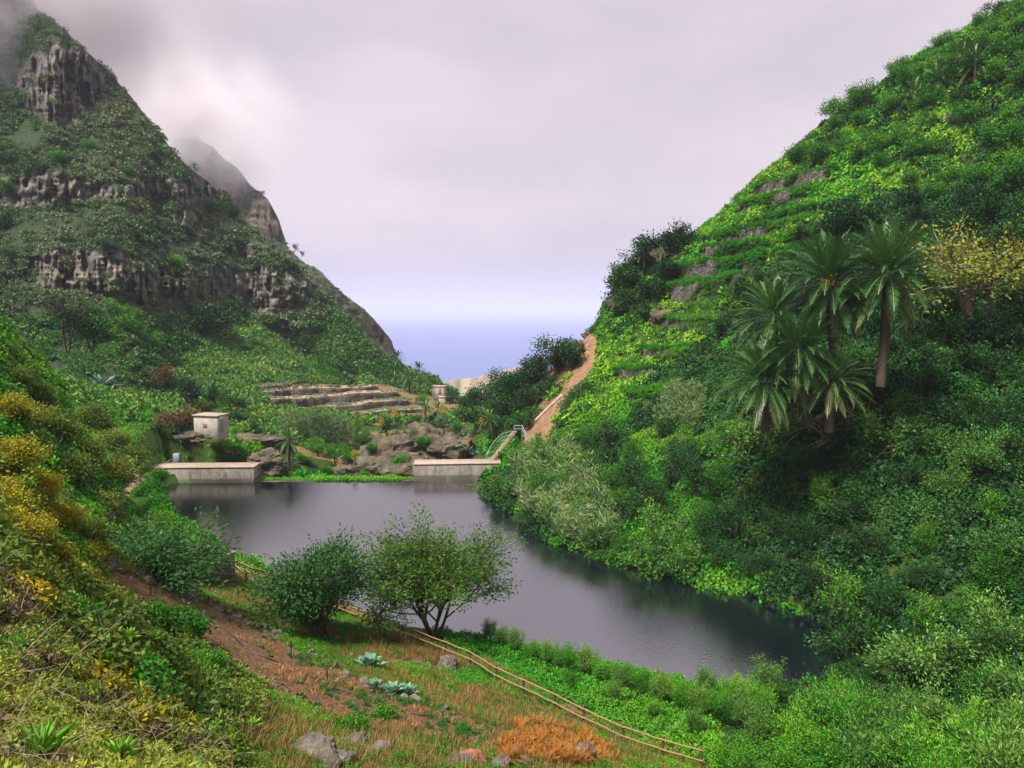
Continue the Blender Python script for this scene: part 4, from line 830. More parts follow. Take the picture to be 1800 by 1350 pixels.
# garden growth
g_in = lambda P, px, py, t: garden(px, py) & (t > 17) & (t < 66)
thicket('dry_garden_grass', .3, (15, 66), 12, [grassproto(50 + i, 46, .5, .3, .03, 1.1) for i in range(4)], M['drygrass'], lambda P, px, py, t: g_in(P, px, py, t) & (fbm(P[:, 0] * .25, P[:, 1] * .25, 3) < .02), 2.2, cat='grass')
thicket('green_garden_weeds', .42, (15, 66), 13, LN, M['bright'], lambda P, px, py, t: (inpoly(px, py, GARDEN)) & (fbm(P[:, 0] * .22 + 40, P[:, 1] * .22, 3) > -.09), .68, cat='weeds')
thicket('low_garden_mounds', .7, (15, 66), 14, LN, M['olive'], lambda P, px, py, t: (inpoly(px, py, GARDEN)) & (fbm(P[:, 0] * .3 + 80, P[:, 1] * .3, 3) > .1), .5, cat='weeds')

thicket('near_dry_grass', .34, (5, 30), 15, [grassproto(90 + i, 50, .55, .35, .022, 1.2) for i in range(4)], M['drygrass'], lambda P, px, py, t: (py > 930) & ~garden(px, py) & (px < 620) & (fbm(P[:, 0] * .5 + 7, P[:, 1] * .5, 3) > .02), 1.7, cat='grass')
thicket('near_green_sprigs', .45, (5, 30), 16, LN, M['bright'], lambda P, px, py, t: (py > 900) & ~garden(px, py) & (px < 700) & (fbm(P[:, 0] * .45 + 17, P[:, 1] * .45, 3) > .07), .75, cat='weeds')
thicket('near_grey_sprigs', .5, (5, 34), 17, LN, M['grey'], lambda P, px, py, t: (px < 480) & ~garden(px, py) & (fbm(P[:, 0] * .4 + 27, P[:, 1] * .4, 3) > .1), .6, cat='weeds')
thicket('tan_garden_grass', .5, (15, 66), 18, [grassproto(95 + i, 60, .7, .35, .03, 1.0) for i in range(3)], M['drygrass'], lambda P, px, py, t: garden(px, py) & (fbm(P[:, 0] * .3 + 60, P[:, 1] * .3, 3) > .03), 1.5, cat='grass')

thicket('withered_weeds', .5, (5, 34), 20, LN, M['dead'], lambda P, px, py, t: (px < 560) & ~garden(px, py) & (fbm(P[:, 0] * .35 + 47, P[:, 1] * .35, 3) > .05), .75, cat='weeds')
thicket('yellow_green_tufts', .5, (15, 66), 21, LN, M['vine'], lambda P, px, py, t: garden(px, py) & (fbm(P[:, 0] * .35 + 67, P[:, 1] * .35, 3) > .0), .6, cat='weeds', huef=lambda P, px, py: .4)
thicket('dry_bank_grass', .7, (95, 135), 22, [grassproto(98 + i, 50, .6, .4, .05, 1.0) for i in range(3)], M['drygrass'], lambda P, px, py, t: inpoly(px, py, [(250, 800), (340, 765), (400, 770), (480, 800), (470, 850), (250, 820)]), 1.4, cat='grass')

# ---- scrub on the mountain and ridges
def sheet_pts(P, C, n, seed, cmax=.5, pcl=.12):
    r = np.random.default_rng(seed); ny_, nx_ = C.shape; i = r.uniform(0, ny_ - 1.001, n); j = r.uniform(0, nx_ - 1.001, n); a = i.astype(int); b = j.astype(int); u = (i - a)[:, None]; v = (j - b)[:, None]
    Q = (P[a, b] * (1 - v) + P[a, b + 1] * v) * (1 - u) + (P[a + 1, b] * (1 - v) + P[a + 1, b + 1] * v) * u; c = C[a, b]; keep = (c < cmax) | (r.random(n) < pcl); Q = Q[keep]; px, py, t = project(Q); m = (px > -160) & (px < 1960) & (py > -130); return Q[m], px[m], py[m], t[m]
Q, px, py, t = sheet_pts(PA, CA, 23000, 31, .4, .09); r_ = np.random.default_rng(5)
sz = (t / F) * r_.uniform(5, 15, len(t)) * (1 + .5 * (fbm(Q[:, 0] * .03, Q[:, 2] * .03, 3))); Q[:, 2] -= sz * .25
dt = fbm(px * .012, py * .02, 4) * 1.1 + r_.normal(0, .15, len(t)); hue = np.clip(fbm(px * .01 + 30, py * .015, 3) * 1.6 + .15 + (px > 330) * .15, 0, .9)
keepm = (fbm(px * .03 + 5, py * .04, 4) > -.13)
Q, sz, dt, hue, py_, px_ = Q[keepm], sz[keepm], dt[keepm], hue[keepm], py[keepm], px[keepm]
low = (py_ > 560) & (rng.random(len(py_)) < .75)
tag(scatter_mesh('mountain_scrub', LF, Q[~low], sz[~low], M['scrub'], 3, .1, hue[~low], dt[~low]), 'grey green scrub covering the left mountain', kind='stuff')
tag(scatter_mesh('mountain_foot_thicket', LF, Q[low], sz[low] * 1.25, M['vine2'] if 'vine2' in M else M['tree2'], 4, .1, hue[low] * .5, dt[low]), 'green thicket at the foot of the mountain', kind='stuff')
for nm, PP, CC_, n, sd_ in (('far_mountain_scrub', PB, CB, 2600, 6), ('far_ridge_scrub', PC, CC, 2600, 7)):
    Q, px, py, t = sheet_pts(PP, CC_, n, sd_, .5, .1); sz = (t / F) * np.random.default_rng(sd_).uniform(1.5, 5, len(t)); tag(scatter_mesh(nm, LF[:2], Q, sz, M['scrub'], sd_, .1, np.full(len(t), .5)), 'thin scrub on the farther ridge', kind='stuff')
pxA, pyA, tA = project(PA)
def onA(px, py):
    k = np.argmin((pxA - px) ** 2 + (pyA - py) ** 2); return PA.reshape(-1, 3)[k], tA.ravel()[k]

# ------------------------------------------------------------------ trees and shrubs as things
def put(root, P, s=1., rz=None, label=None, group=None, first={}):
    """place the prototype itself the first time, then copies of it and its parts"""
    if root.name in first: c = copy_tree(root)
    else: first[root.name] = 1; c = root
    c.location = tuple(P); c.scale = (s,) * 3; c.rotation_euler = (0, 0, rng.uniform(0, 6.28) if rz is None else rz)
    if label: c['label'] = label
    if group: c['group'] = group
    return c
def put_px(root, px, py, hpx, **k):
    P, ok = hit([px], [py]); P = P[0]; t = project(P)[2]; s = hpx * t / F / root['h']; return put(root, P - [0, 0, .1], s, **k)
G1 = 'dark leafy trees along the ridge beside the dirt slide'; L1 = 'dark green bushy tree among those on the ridge left of the dirt slide'
darks = [build_tree('broadleaf_tree', L1, 'tree', 100 + i, 5, 'tree', per=34, rad=.42, L=.32, wr=.55, group=G1, n0=3, nb=3, lean=.45, low=.25, up=.2) for i in range(4)]
for i, (px, py, h) in enumerate([(1003,652,64),(978,660,56),(955,672,54),(932,682,56),(905,697,50),(877,705,48),(852,722,50),(826,725,42),(882,742,56),(912,735,52),(938,722,48),(962,700,44),(845,758,48),(905,775,44),(865,772,50),(925,755,40),(890,715,50),(990,640,50),(915,700,48)]): put_px(darks[i % 4], px, py, h * 1.1)
for px, py, h, lb in [(1047, 588, 14, 'small round bush standing alone on the crest right of the rocky knob'), (1026, 590, 14, 'tiny upright bush on the rocky knob above the dirt slide')]: put_px(darks[1], px, py, h, label=lb, group='small bushes on the crest')
G2 = 'dark trees clustered on the left shoulder of the right hill'; L2 = 'dark evergreen tree in the cluster below the skyline palm on the right hill'
for i, (px, py, h) in enumerate([(1098,510,62),(1125,490,60),(1152,475,66),(1182,450,62),(1202,440,42),(1095,545,58),(1122,550,54),(1150,530,60),(1180,500,50),(1140,570,44),(1088,560,44),(1170,465,60),(1110,525,60)]): put_px(darks[i % 4], px, py, h * 1.1, label=L2, group=G2)
for px, py, h, lb in [(1475, 425, 78, 'flat topped dark tree with thin trunks standing on the grassy terraces'), (1510, 415, 84, 'dark tree right of the flat topped one on the terraces'), (1295, 540, 66, 'round bush with yellow tips between the terrace walls'), (1275, 590, 50, 'dark bush just below the round yellow tipped one'), (365, 600, 80, 'bright green tree at the foot of the cliff on the left mountain')]:
    if px < 400: P, t = onA(px, py); put(darks[0], P, h * t / F / 5, label=lb, group='')
    else: put_px(darks[(px // 10) % 4], px, py, h, label=lb, group='single trees on the terraces')
# skyline and upper right hill
G3 = 'trees covering the upper right hillside'; L3 = 'dark green tree in the wood climbing to the skyline of the right hill'
mids = [build_tree('hillside_tree', L3, 'tree', 120 + i, 4.5, 'mid', per=30, rad=.42, L=.3, wr=.55, group=G3, n0=3, nb=3, lean=.5, low=.25, up=.2, hueT=.3) for i in range(4)]
def fill(poly, mind, seed, protos, hrange, tries=900, **k):
    r = np.random.default_rng(seed); poly = np.array(poly, float); X = r.uniform(poly[:, 0].min(), poly[:, 0].max(), tries); Y = r.uniform(poly[:, 1].min(), poly[:, 1].max(), tries); m = inpoly(X, Y, poly); X, Y = X[m], Y[m]; P, ok = hit(X, Y); P = P[ok & ~inwater(P[:, 0], P[:, 1], .6)]; out_ = []
    for p in P:
        if all((p[0] - q[0]) ** 2 + (p[1] - q[1]) ** 2 > mind ** 2 for q in out_):
            out_.append(p); h = r.uniform(*hrange); pr = protos[r.integers(len(protos))]; put(pr, p - [0, 0, .15], h / pr['h'], rz=r.uniform(0, 6.28), **k)
    return len(out_)
n3 = fill([(1380,300),(1440,240),(1500,185),(1600,110),(1700,50),(1800,-20),(1900,-60),(1900,330),(1640,360),(1560,300),(1450,310)], 3.6, 1, mids + mids + darks[:1], (3.0, 5.6), label=L3, group=G3)
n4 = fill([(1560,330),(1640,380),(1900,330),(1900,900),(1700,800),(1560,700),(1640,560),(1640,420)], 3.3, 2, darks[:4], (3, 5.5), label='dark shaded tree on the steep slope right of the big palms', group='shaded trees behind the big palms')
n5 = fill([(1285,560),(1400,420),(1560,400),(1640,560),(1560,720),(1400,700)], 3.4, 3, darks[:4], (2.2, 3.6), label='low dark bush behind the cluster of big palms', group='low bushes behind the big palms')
# right bank
G4 = 'willowy trees crowding the right bank'; L4 = 'soft green bushy tree leaning over the water in the thicket of the right bank'
wils = [build_tree('bank_tree', L4, 'tree', 140 + i, 4.5, m_, per=30, rad=.34, L=.24, wr=.42, group=G4, n0=4, nb=3, lean=.6, low=.2, up=.25, hueT=.35, crook=.15) for i, m_ in enumerate(['willow', 'tree', 'mid', 'willow', 'tree'])]  # some take the dark leaf colour to paint in the bank's shade
n6 = fill([(860,870),(900,800),(1010,790),(1180,760),(1300,780),(1450,780),(1560,760),(1800,700),(1950,800),(1950,1250),(1760,1300),(1600,1200),(1480,1160),(1440,1100),(1330,1060),(1200,1030),(1080,990),(960,955)], 2.7, 4, wils, (2.8, 5.2), 1600, label=L4, group=G4)
# lighter yellow green saplings in the lower right corner
G5 = 'slender willow saplings in the lower right corner'; L5 = 'slender light green sapling in the stand at the lower right corner'
saps = [build_tree('willow_sapling', L5, 'sapling', 160 + i, 4.2, 'bright' if i % 2 else 'willow', per=26, rad=.2, L=.17, wr=.3, group=G5, n0=6, nb=4, lean=.33, low=.25, up=.45, hueT=.6, crook=.08, r0=.05) for i in range(4)]
for i, (px, py, h) in enumerate([(1340,1330,120),(1400,1350,150),(1450,1300,150),(1500,1350,190),(1560,1320,180),(1610,1400,200),(1660,1330,190),(1720,1400,220),(1780,1340,170),(1460,1420,180),(1540,1450,220),(1640,1480,220),(1750,1480,240),(1380,1430,150),(1820,1420,240),(1300,1400,110),(1590,1250,130),(1480,1230,110)]):
    P = PZ(px, py, 2.0) if px < 1560 else PZ(px, py, 3.0); P[2] = ground_at(P[0], P[1]) - .1; put(saps[i % 4], P, h * project(P)[2] / F / 4.2, label=L5, group=G5)
G6 = 'low willow bushes lining the near shore'; L6 = 'low light green willow bush in the row along the near shore'
for i, (px, py, h) in enumerate([(905,1150,52),(935,1165,50),(965,1170,52),(995,1185,62),(1030,1190,62),(1060,1205,60),(1095,1215,58),(1130,1225,58),(1165,1240,66),(1200,1250,66),(1235,1262,70),(1270,1275,74),(1305,1290,80),(880,1140,50),(860,1128,45),(1000,1210,40),(1080,1235,44),(1150,1262,46),(1220,1290,54),(1330,1270,80),(1350,1240,90),(1290,1240,70),(1240,1225,60)]): put_px(saps[i % 4], px, py, h * 1.05, label=L6, group=G6)
# special trees
t1 = build_tree('round_tree', 'dense round dark green tree with two crooked trunks on the grassy bank', 'tree', 201, 6.1, 'roundtree', per=120, rad=.42, L=.19, wr=.5, n0=2, nb=6, lean=.42, low=.28, up=.12, hueT=.25, r0=.14, crook=.12, ratio=.66); put_px(t1, 585, 1124, 200, rz=.4)
t2 = build_tree('willow_tree', 'airy olive green willow with many spreading stems at the water edge', 'tree', 203, 8.0, 'airy', 'bark', per=62, rad=.38, L=.22, wr=.42, n0=6, nb=6, lean=.42, low=.3, up=.2, hueT=.3, r0=.11, crook=.1, ratio=.6, sx=1.2)
P = PZ(762, 1120, 1.2); put(t2, P, 245 * project(P)[2] / F / 8.0, rz=1.0)
t3 = build_tree('spreading_shrub', 'wide low spreading dark green shrub above the soil bed', 'shrub', 205, 3.2, 'roundtree', per=40, rad=.36, L=.2, wr=.35, n0=7, nb=4, lean=1.5, low=.2, up=.12, hueT=.3, r0=.09, sx=1.5); P = hit1(270, 1012); put(t3, P, 1.0, rz=.2)
t3['label'] = 'wide low spreading dark green shrub above the upper end of the soil bed'
t3b = copy_tree(t3); P = hit1(335, 1010); t3b.location = tuple(P); t3b.scale = (.75,) * 3; t3b.rotation_euler = (0, 0, 2.2); t3b['label'] = 'dark green shrub reaching over the concrete tank toward the water'
t4 = build_tree('red_tipped_bush', 'small bush with dark red flower tops left of the round tree by the fence', 'bush', 207, 2.4, 'redtip', per=30, rad=.25, L=.16, wr=.5, n0=5, nb=3, lean=.6, low=.3, hueT=1.3); put_px(t4, 505, 1045, 66)
t5 = build_tree('pine_tree', 'dark pine with open branches rising from the left slope', 'tree', 209, 8, 'pine', per=44, rad=.5, L=.42, wr=.12, n0=2, nb=5, lean=.2, low=.4, up=.15, r0=.16, crook=.16); P = PT(118, 606, 84); put(t5, P - [0, 0, .8], 122 * 84 / F / 8)
P = PT(160, 600, 90); c = put(darks[2], P - [0, 0, 1], 1.0, label='low dark bush to the right of the pine on the left slope', group='')
t6 = build_tree('yellowing_tree', 'large tree with yellow orange leaves and bare pale branches above the palms', 'tree', 211, 8, 'yellowing', 'palebark', per=30, rad=.42, L=.24, wr=.5, n0=5, nb=4, lean=.75, low=.45, up=.25, hueT=.4, r0=.2, crook=.2, ratio=.6, sx=1.15); P = PT(1725, 545, 76); P[2] = ground_at(P[0], P[1]); put(t6, P, 1.6, rz=.3)
t7 = build_tree('spiky_bush', 'pale dead bush on the upper right hillside', 'bush', 213, 2.2, 'grey', 'palebark', per=4, rad=.15, L=.12, n0=6, nb=3, lean=.7); put_px(t7, 1672, 225, 40)
for i, (px, py, h, lb) in enumerate([(1075, 512, 26, 'bare greyish shrub at the lower left edge of the shoulder'), (1158, 425, 30, 'bare grey twiggy shrub on the skyline left of the dark cluster top')]): put_px(t7, px, py, h, label=lb, group='')
# individually standing trees on the mountain
G7 = 'dark trees dotted over the left mountain'; L7 = 'dark green tree dotted among the scrub of the left mountain'
mt = [(10,280,45),(25,300,40),(60,300,50),(5,390,50),(100,275,30),(160,255,30),(225,300,30),(345,330,30),(385,368,45),(405,372,40),(300,330,30),(190,430,45),(310,460,40),(200,545,50),(230,560,50),(160,540,40),(375,560,60),(385,640,60),(405,650,65),(360,640,50),(480,640,70),(500,650,60),(572,650,50),(565,655,60),(520,590,30),(535,600,36),(20,450,36),(330,540,36),(270,600,46),(440,600,44),(400,700,60),(440,660,50),(585,640,40),(300,640,50),(330,670,60),(360,690,60),(215,570,50),(180,585,44),(10,330,40),(480,560,24),(620,655,30),(645,655,30),(560,575,20),(240,410,30),(275,560,36),(250,590,40),(460,610,40)]
for i, (px, py, h) in enumerate(mt):
    P, t = onA(px, py + h * .3); pr = (darks + mids)[i % 8]; put(pr, P - [0, 0, .5], h * .85 * t / F / pr['h'], label=L7, group=G7)
for px, py, h, lb in [(461, 352, 22, 'lone tree silhouetted on the shoulder of the misty far mountain'), (518, 443, 18, 'taller pointed pine on the skyline of the far ridge'), (530, 452, 14, 'shorter pointed pine on the skyline of the far ridge')]:
    P = PT(px, py, 560 if px < 500 else 360); c = put(t5, P, h * project(P)[2] / F / 8, label=lb)

G10 = 'yellow flowering shrubs at the left edge'
ys = [build_tree('flowering_shrub', '', 'shrub', 240 + i, 1.6, 'yellow', per=46, rad=.2, L=.1, wr=.6, n0=7, nb=4, lean=.7, low=.25, r0=.02, group=G10, hueT=.5) for i in range(2)]
for i, (px, py, h) in enumerate([(15,800,120),(60,860,120),(30,930,130),(105,915,110),(10,720,110),(90,975,110),(140,965,90),(60,1010,100),(0,880,130)]): put_px(ys[i % 2], px, py + 20, h * .55, label='yellow flowering shrub on the near slope at the left edge', group=G10)
G11 = 'loose leafy shrubs on the near slope'
os_ = [build_tree('leafy_shrub', '', 'shrub', 250 + i, 1.8, 'olive', per=30, rad=.2, L=.16, wr=.3, n0=7, nb=4, lean=.6, low=.25, r0=.02, group=G11, hueT=.4) for i in range(2)]
for i, (px, py, h) in enumerate([(150,800,110),(200,835,100),(110,760,100),(70,740,90),(175,890,110),(150,940,100),(230,800,80),(60,690,80),(200,770,80),(120,830,110),(30,660,80),(165,730,80)]): put_px(os_[i % 2], px, py + 20, h * .62, label='loose olive green shrub with narrow leaves on the near slope', group=G11)
for px, py, h, lb in [(320,765,64,'brownish dry bush above the pump hut on the left slope'),(285,690,60,'dark rounded bush above the brownish dry one on the left slope'),(335,715,66,'tall dark bush just left of the pump hut'),(265,665,40,'yellowish bush on the left slope crest beside the bare agave stalk'),(90,640,40,'dark hollow bush on the left slope below the pine')]: put_px(t4 if 'brownish' in lb else darks[1], px, py, h, label=lb, group='')
# ------------------------------------------------------------------ palms
PG = 'big palms clustered on the right hillside'
def palm_px(label, cx, cy, Rpx, base, seed, n, group=None, t=None, el0=-1.0, dead=.12, leaflets=30, tr=.33, lw=.06):
    if t is None: b = hit1(*base); t = project(b)[2]
    else: b = PT(*base, t)
    c = PT(cx, cy, t); R_ = Rpx * t / F * 1.25; return palm(label, b - [0, 0, .2], c[2] - b[2] + .2, R_, seed, n, group, el0=el0, dead=dead, leaflets=leaflets, tr=tr, lean=(c[0] - b[0], c[1] - b[1]), lw=lw)
P68 = 66.
palm_px('tallest big palm with a clear trunk, rightmost of the cluster on the hillside', 1562, 482, 104, (1549, 655), 1, 105, PG, t=62, leaflets=44)
palm_px('big palm with an orange fruit stalk left of the tallest one', 1458, 500, 104, (1470, 690), 2, 100, PG, t=64.5, leaflets=44)
palm_px('big palm peeking out above and behind the domed one, upper left of the cluster', 1362, 560, 84, (1385, 700), 3, 85, PG, t=67.5, leaflets=40)
palm_px('dome shaped palm in the middle left of the cluster', 1402, 615, 86, (1420, 720), 4, 95, PG, t=63, leaflets=40)
palm_px('lowest leftmost palm of the cluster with drooping frond tips', 1345, 672, 88, (1346, 735), 5, 95, PG, t=64, el0=-.75, leaflets=40)
palm_px('small shaded palm low between the domed palm and the tall trunk', 1462, 672, 70, (1458, 735), 6, 75, PG, t=62.5, el0=-.75, leaflets=26)
mb = MB(); r_ = np.random.default_rng(2)
for i in range(110):
    b = hit1(r_.uniform(1330, 1560), r_.uniform(735, 800)) + [0, 0, r_.uniform(.2, 1.6)]; d = norm(r_.normal(0, 1, 3) * [1, .5, .8] + [0, 0, -.3]); L = r_.uniform(1.2, 3.2); tube(mb, [b, b + d * L * .5 + [0, 0, -.1], b + d * L + [0, 0, -.5]], [.05, .04, .015], 4)
tag(link('dead_fronds', mb.data('dead_fronds', M['twig'])), 'tangle of dead palm fronds hanging below the big palms', 'dead fronds', kind='stuff')
oc = MB()
for i in range(26): p = PT(1458, 492, 64.0) + r_.normal(0, .28, 3); tube(oc, [p, p + norm(r_.normal(0, 1, 3)) * .7], [.09, .05], 4)
tag(link('fruit_stalk', oc.data('fruit_stalk', M['orange'])), 'orange fruit stalk hanging in the crown of a big palm', 'fruit stalk')
for i, (cx, cy, Rp, base, n, lb, t) in enumerate([
    (1715, 112, 48, (1712, 150), 40, 'pale palm high on the right hillside near the top right corner', None), (1650, 142, 40, (1650, 172), 34, 'palm to the left of the pale one high on the right hillside', None), (1688, 100, 36, (1690, 135), 30, 'palm behind the pale one high on the right hillside', None),
    (1606, 165, 34, (1606, 190), 30, 'lowest small palm high on the right hillside', None),
    (1130, 443, 30, (1134, 500), 34, 'skyline palm standing among dark trees on the right hill shoulder', 143), (508, 776, 27, (506, 842), 34, 'lone dark palm with a slim trunk rising behind the weir', 112),
    (698, 628, 17, (699, 650), 34, 'slim palm silhouetted against the sea at the foot of the mountain', 205), (736, 648, 16, (738, 668), 34, 'palm silhouetted against the sea right of the big dark valley palm', 200), (719, 664, 22, (720, 684), 44, 'big dark bushy palm in the valley beside the terraces', 196), (694, 648, 16, (694, 668), 22, 'short palm just below the slim silhouetted one', 204),
    (860, 738, 22, (860, 750), 26, 'low fan shaped palm on the slope left of the stairs', 122), (770, 720, 20, (770, 735), 26, 'low dark palm thicket right of the valley terraces', 165), (748, 715, 16, (748, 728), 22, 'low palm at the right end of the lowest terrace wall', 166)]):
    P_ = palm_px(lb, cx, cy, Rp, base, 30 + i, n, 'palms', t=t, leaflets=16, tr=.2, lw=.2)
G8 = 'small palms growing on the left mountain'
for i, (px, py, Rp, lb) in enumerate([(347, 294, 11, 'small palm on the skyline of the left mountain'), (256, 408, 15, 'left one of two small palms in the middle of the mountain'), (308, 408, 15, 'right one of two small palms in the middle of the mountain'), (268, 430, 13, 'small palm just under the two in the middle of the mountain'), (578, 562, 11, 'uppermost of the palms on the lower mountain spur'), (592, 572, 13, 'second palm down the lower mountain spur'), (605, 590, 12, 'third palm down the lower mountain spur'), (622, 596, 13, 'fourth palm down the lower mountain spur'), (640, 615, 13, 'fifth palm down the lower mountain spur'), (660, 625, 13, 'lowest of the palms on the mountain spur')]):
    P, t = onA(px, py); palm(lb, P - [0, 0, .3], 2.2, Rp * t / F * 1.1, 60 + i, 30, G8, leaflets=12, tr=.25, lw=.3)

# ------------------------------------------------------------------ agaves, succulents, cabbages, flower stalks
def agave(label, P, L, seed, n=26, stalk=0, mat='agave', cat='agave', group=None, w_=.1, el=(.05, 1.35), nm='agave', yellow=True, lean=0.06):
    root = thing(nm, label, cat, P, group=group); V, Fq, T, Hh = rosette(seed, n, L, L * w_, el); part('rosette', mesh_data('rosette', V, Fq, T, Hh, M[mat]), root)
    if stalk:
        mb = MB(); tube(mb, [(0, 0, 0), (lean * stalk * .4, 0, stalk * .5), (lean * stalk, 0, stalk)], [.09, .07, .03], 6); sk = part('flower_stalk', mb.data('flower_stalk', M['stalk'] if yellow else M['twig']), root)
        if yellow:
            r = np.random.default_rng(seed); Vs = []; off = 0; mb = MB()
            for k in range(16):
                f = .5 + .5 * (k + .5) / 16; az = k * 2.4; R0 = stalk * .13 * (1.25 - f) * 2; c = np.array([lean * stalk * f + math.cos(az) * R0, math.sin(az) * R0, stalk * f + .1]); tube(mb, [(lean * stalk * f, 0, stalk * f - .1), c], .02, 4); n_ = 40
                D = randdir(r, n_); D[:, 2] = abs(D[:, 2]); V, Fq, T, Hh = leafquads(c + r.normal(0, 1, (n_, 3)) * stalk * .02, D, randdir(r, n_), stalk * .035, stalk * .02, r.random(n_), r.random(n_)); mb.add(V, Fq, T, Hh)
            part('flowers', mb.data('agave_flowers', M['flower']), sk)
    return root
for i, (px, py, hp, L, lb) in enumerate([(97, 600, 58, 1.5, 'agave with a tall yellow flower stalk beside the pine on the left slope'), (130, 608, 48, 1.2, 'agave with orange yellow flowers just right of the taller one below the pine')]):
    P = PT(px, py, 74); P[2] = ground_at(P[0], P[1]) + .4; agave(lb, P, L, i, stalk=hp * 74 / F)
for i, (px, py, Lp, lb, sk) in enumerate([(232, 650, 26, 'pale blue agave with a leaning bare stalk on the left slope skyline', 60), (202, 645, 17, 'smaller pale agave left of the one with the bare stalk', 0), (180, 690, 30, 'sprawling striped agave lower on the left slope', 0), (163, 683, 20, 'agave overlapping the sprawling striped one at its left', 0), (322, 778, 22, 'dark blue agave on the slope behind the grey cabinet', 0), (246, 644, 18, 'greyish agave right of the one with the bare stalk', 0)]):
    P = hit1(px, py); t = project(P)[2]; agave(lb, P + [0, 0, .7], Lp * t / F * 1.5, 10 + i, stalk=sk * t / F * .9, yellow=False, lean=.45, n=22)
for i, (px, py, t, Lp, sk, lb) in enumerate([(622, 826, 113, 7, 34, 'agave in yellow bloom before the big outcrop, the taller stalk'), (598, 832, 113, 6, 22, 'agave in yellow bloom before the big outcrop, the shorter stalk'), (670, 762, 135, 7, 28, 'yellow flowering agave at the upper left of the big outcrop'), (692, 748, 142, 7, 32, 'yellow flowering agave above the top of the big outcrop'), (775, 742, 140, 13, 34, 'blue agave with tall yellow stalk on top of the brown outcrop'), (730, 752, 134, 10, 0, 'blue agave without stalk on top of the big outcrop'), (715, 756, 134, 8, 0, 'small blue agave at the left of the one on the outcrop'), (845, 760, 120, 8, 26, 'yellow flowering agave on the dark slope left of the low fan palm'), (822, 792, 115, 12, 16, 'pale blue agaves with a short yellow stalk above the right dam wall'), (835, 800, 113, 10, 0, 'pale agave directly above the coping of the right dam wall'), (855, 742, 128, 6, 20, 'small yellow flowering agave among the dark ridge trees'), (952, 650, 131, 5, 18, 'orange yellow flower stalk among bushes left of the dirt slide')]):
    agave(lb, PT(px, py, t), Lp * t / F * 1.3, 30 + i, stalk=sk * t / F, n=18)
for i, (px, py, Lp, lb) in enumerate([(650, 1175, 24, 'tallest cabbage plant with blue green leaves at the edge of the soil bed'), (655, 1215, 18, 'cabbage plant with whitish wilted leaf below the tallest one'), (690, 1222, 20, 'left one of the two spreading pale cabbages'), (712, 1226, 20, 'right one of the two spreading pale cabbages'), (345, 1045, 12, 'pale cabbage among weeds by the edging stones'), (325, 1040, 12, 'pale cabbage left of its twin by the edging stones')]):
    P = hit1(px, py); t = project(P)[2]; agave(lb, P + [0, 0, .12], Lp * t / F * 1.25, 50 + i, n=20, mat='cabbage', cat='cabbage', w_=.3, el=(.25, 1.3), nm='cabbage')
for i, (px, py, Lp, lb) in enumerate([(225, 1140, 26, 'green succulent rosette at the top of the succulent clump'), (265, 1140, 20, 'succulent rosette at the right end of the clump top'), (250, 1175, 24, 'upright succulent rosette on a dark stem in the clump'), (215, 1165, 20, 'succulent rosette in the left middle of the clump'), (275, 1190, 24, 'yellowish succulent rosette at the lower right of the clump'), (310, 1155, 16, 'succulent rosette on a long bent stem right of the clump'), (170, 1105, 24, 'tall succulent rosette above the clump at its left'), (190, 1185, 18, 'small succulent rosette at the lower left of the clump'), (295, 1180, 18, 'small succulent rosette at the right foot of the clump')]):
    P = hit1(px, py + 12); t = project(P)[2]; root = agave(lb, P + [0, 0, .42], Lp * t / F * 1.0, 70 + i, n=30, mat='succ', cat='succulent', w_=.13, el=(.3, 1.4), nm='succulent'); mb = MB(); tube(mb, [(-.1 * i % .3, .1, -.6), (.03, 0, -.2), (0, 0, .03)], [.05, .045, .04], 6); part('stem', mb.data('succulent_stem', M['palebark']), root)
for i, (px, py, Lp, lb) in enumerate([(70, 1345, 64, 'big bright green strappy rosette at the bottom left corner'), (210, 1348, 38, 'small bright green strappy rosette on the bottom edge'), (410, 1265, 24, 'pointed green plant among dry grass at bottom centre left'), (440, 1290, 26, 'clump of bright pointed leaves right of the pointed plant'), (30, 870, 40, 'strap leaved green plant among yellow flowers at the left edge')]):
    P = hit1(px, py); t = project(P)[2]; agave(lb, P + [0, 0, .1], Lp * t / F * 1.1, 90 + i, n=26, mat='succ', cat='plant', w_=.1, el=(.5, 1.45), nm='strappy_plant')
# orange bracken
P, ok = hit(rng.uniform(880, 1095, 330), rng.uniform(1275, 1350, 330)); px, py, t = project(P); P[:, 2] += .2; m = inpoly(px, py, [(880,1310),(905,1280),(960,1275),(990,1290),(1040,1295),(1070,1325),(1095,1350),(880,1350)]); P = P[m]
BRK = [frondset(300 + i, 1.0, 10, .15, 1.3, 14, lw=.12, ll=.7) for i in range(5)]
tag(scatter_mesh('orange_bracken', BRK, P, rng.uniform(.3, .62, len(P)), M['bracken'], 9, .2), 'patch of orange dead bracken at the bottom edge', kind='stuff')
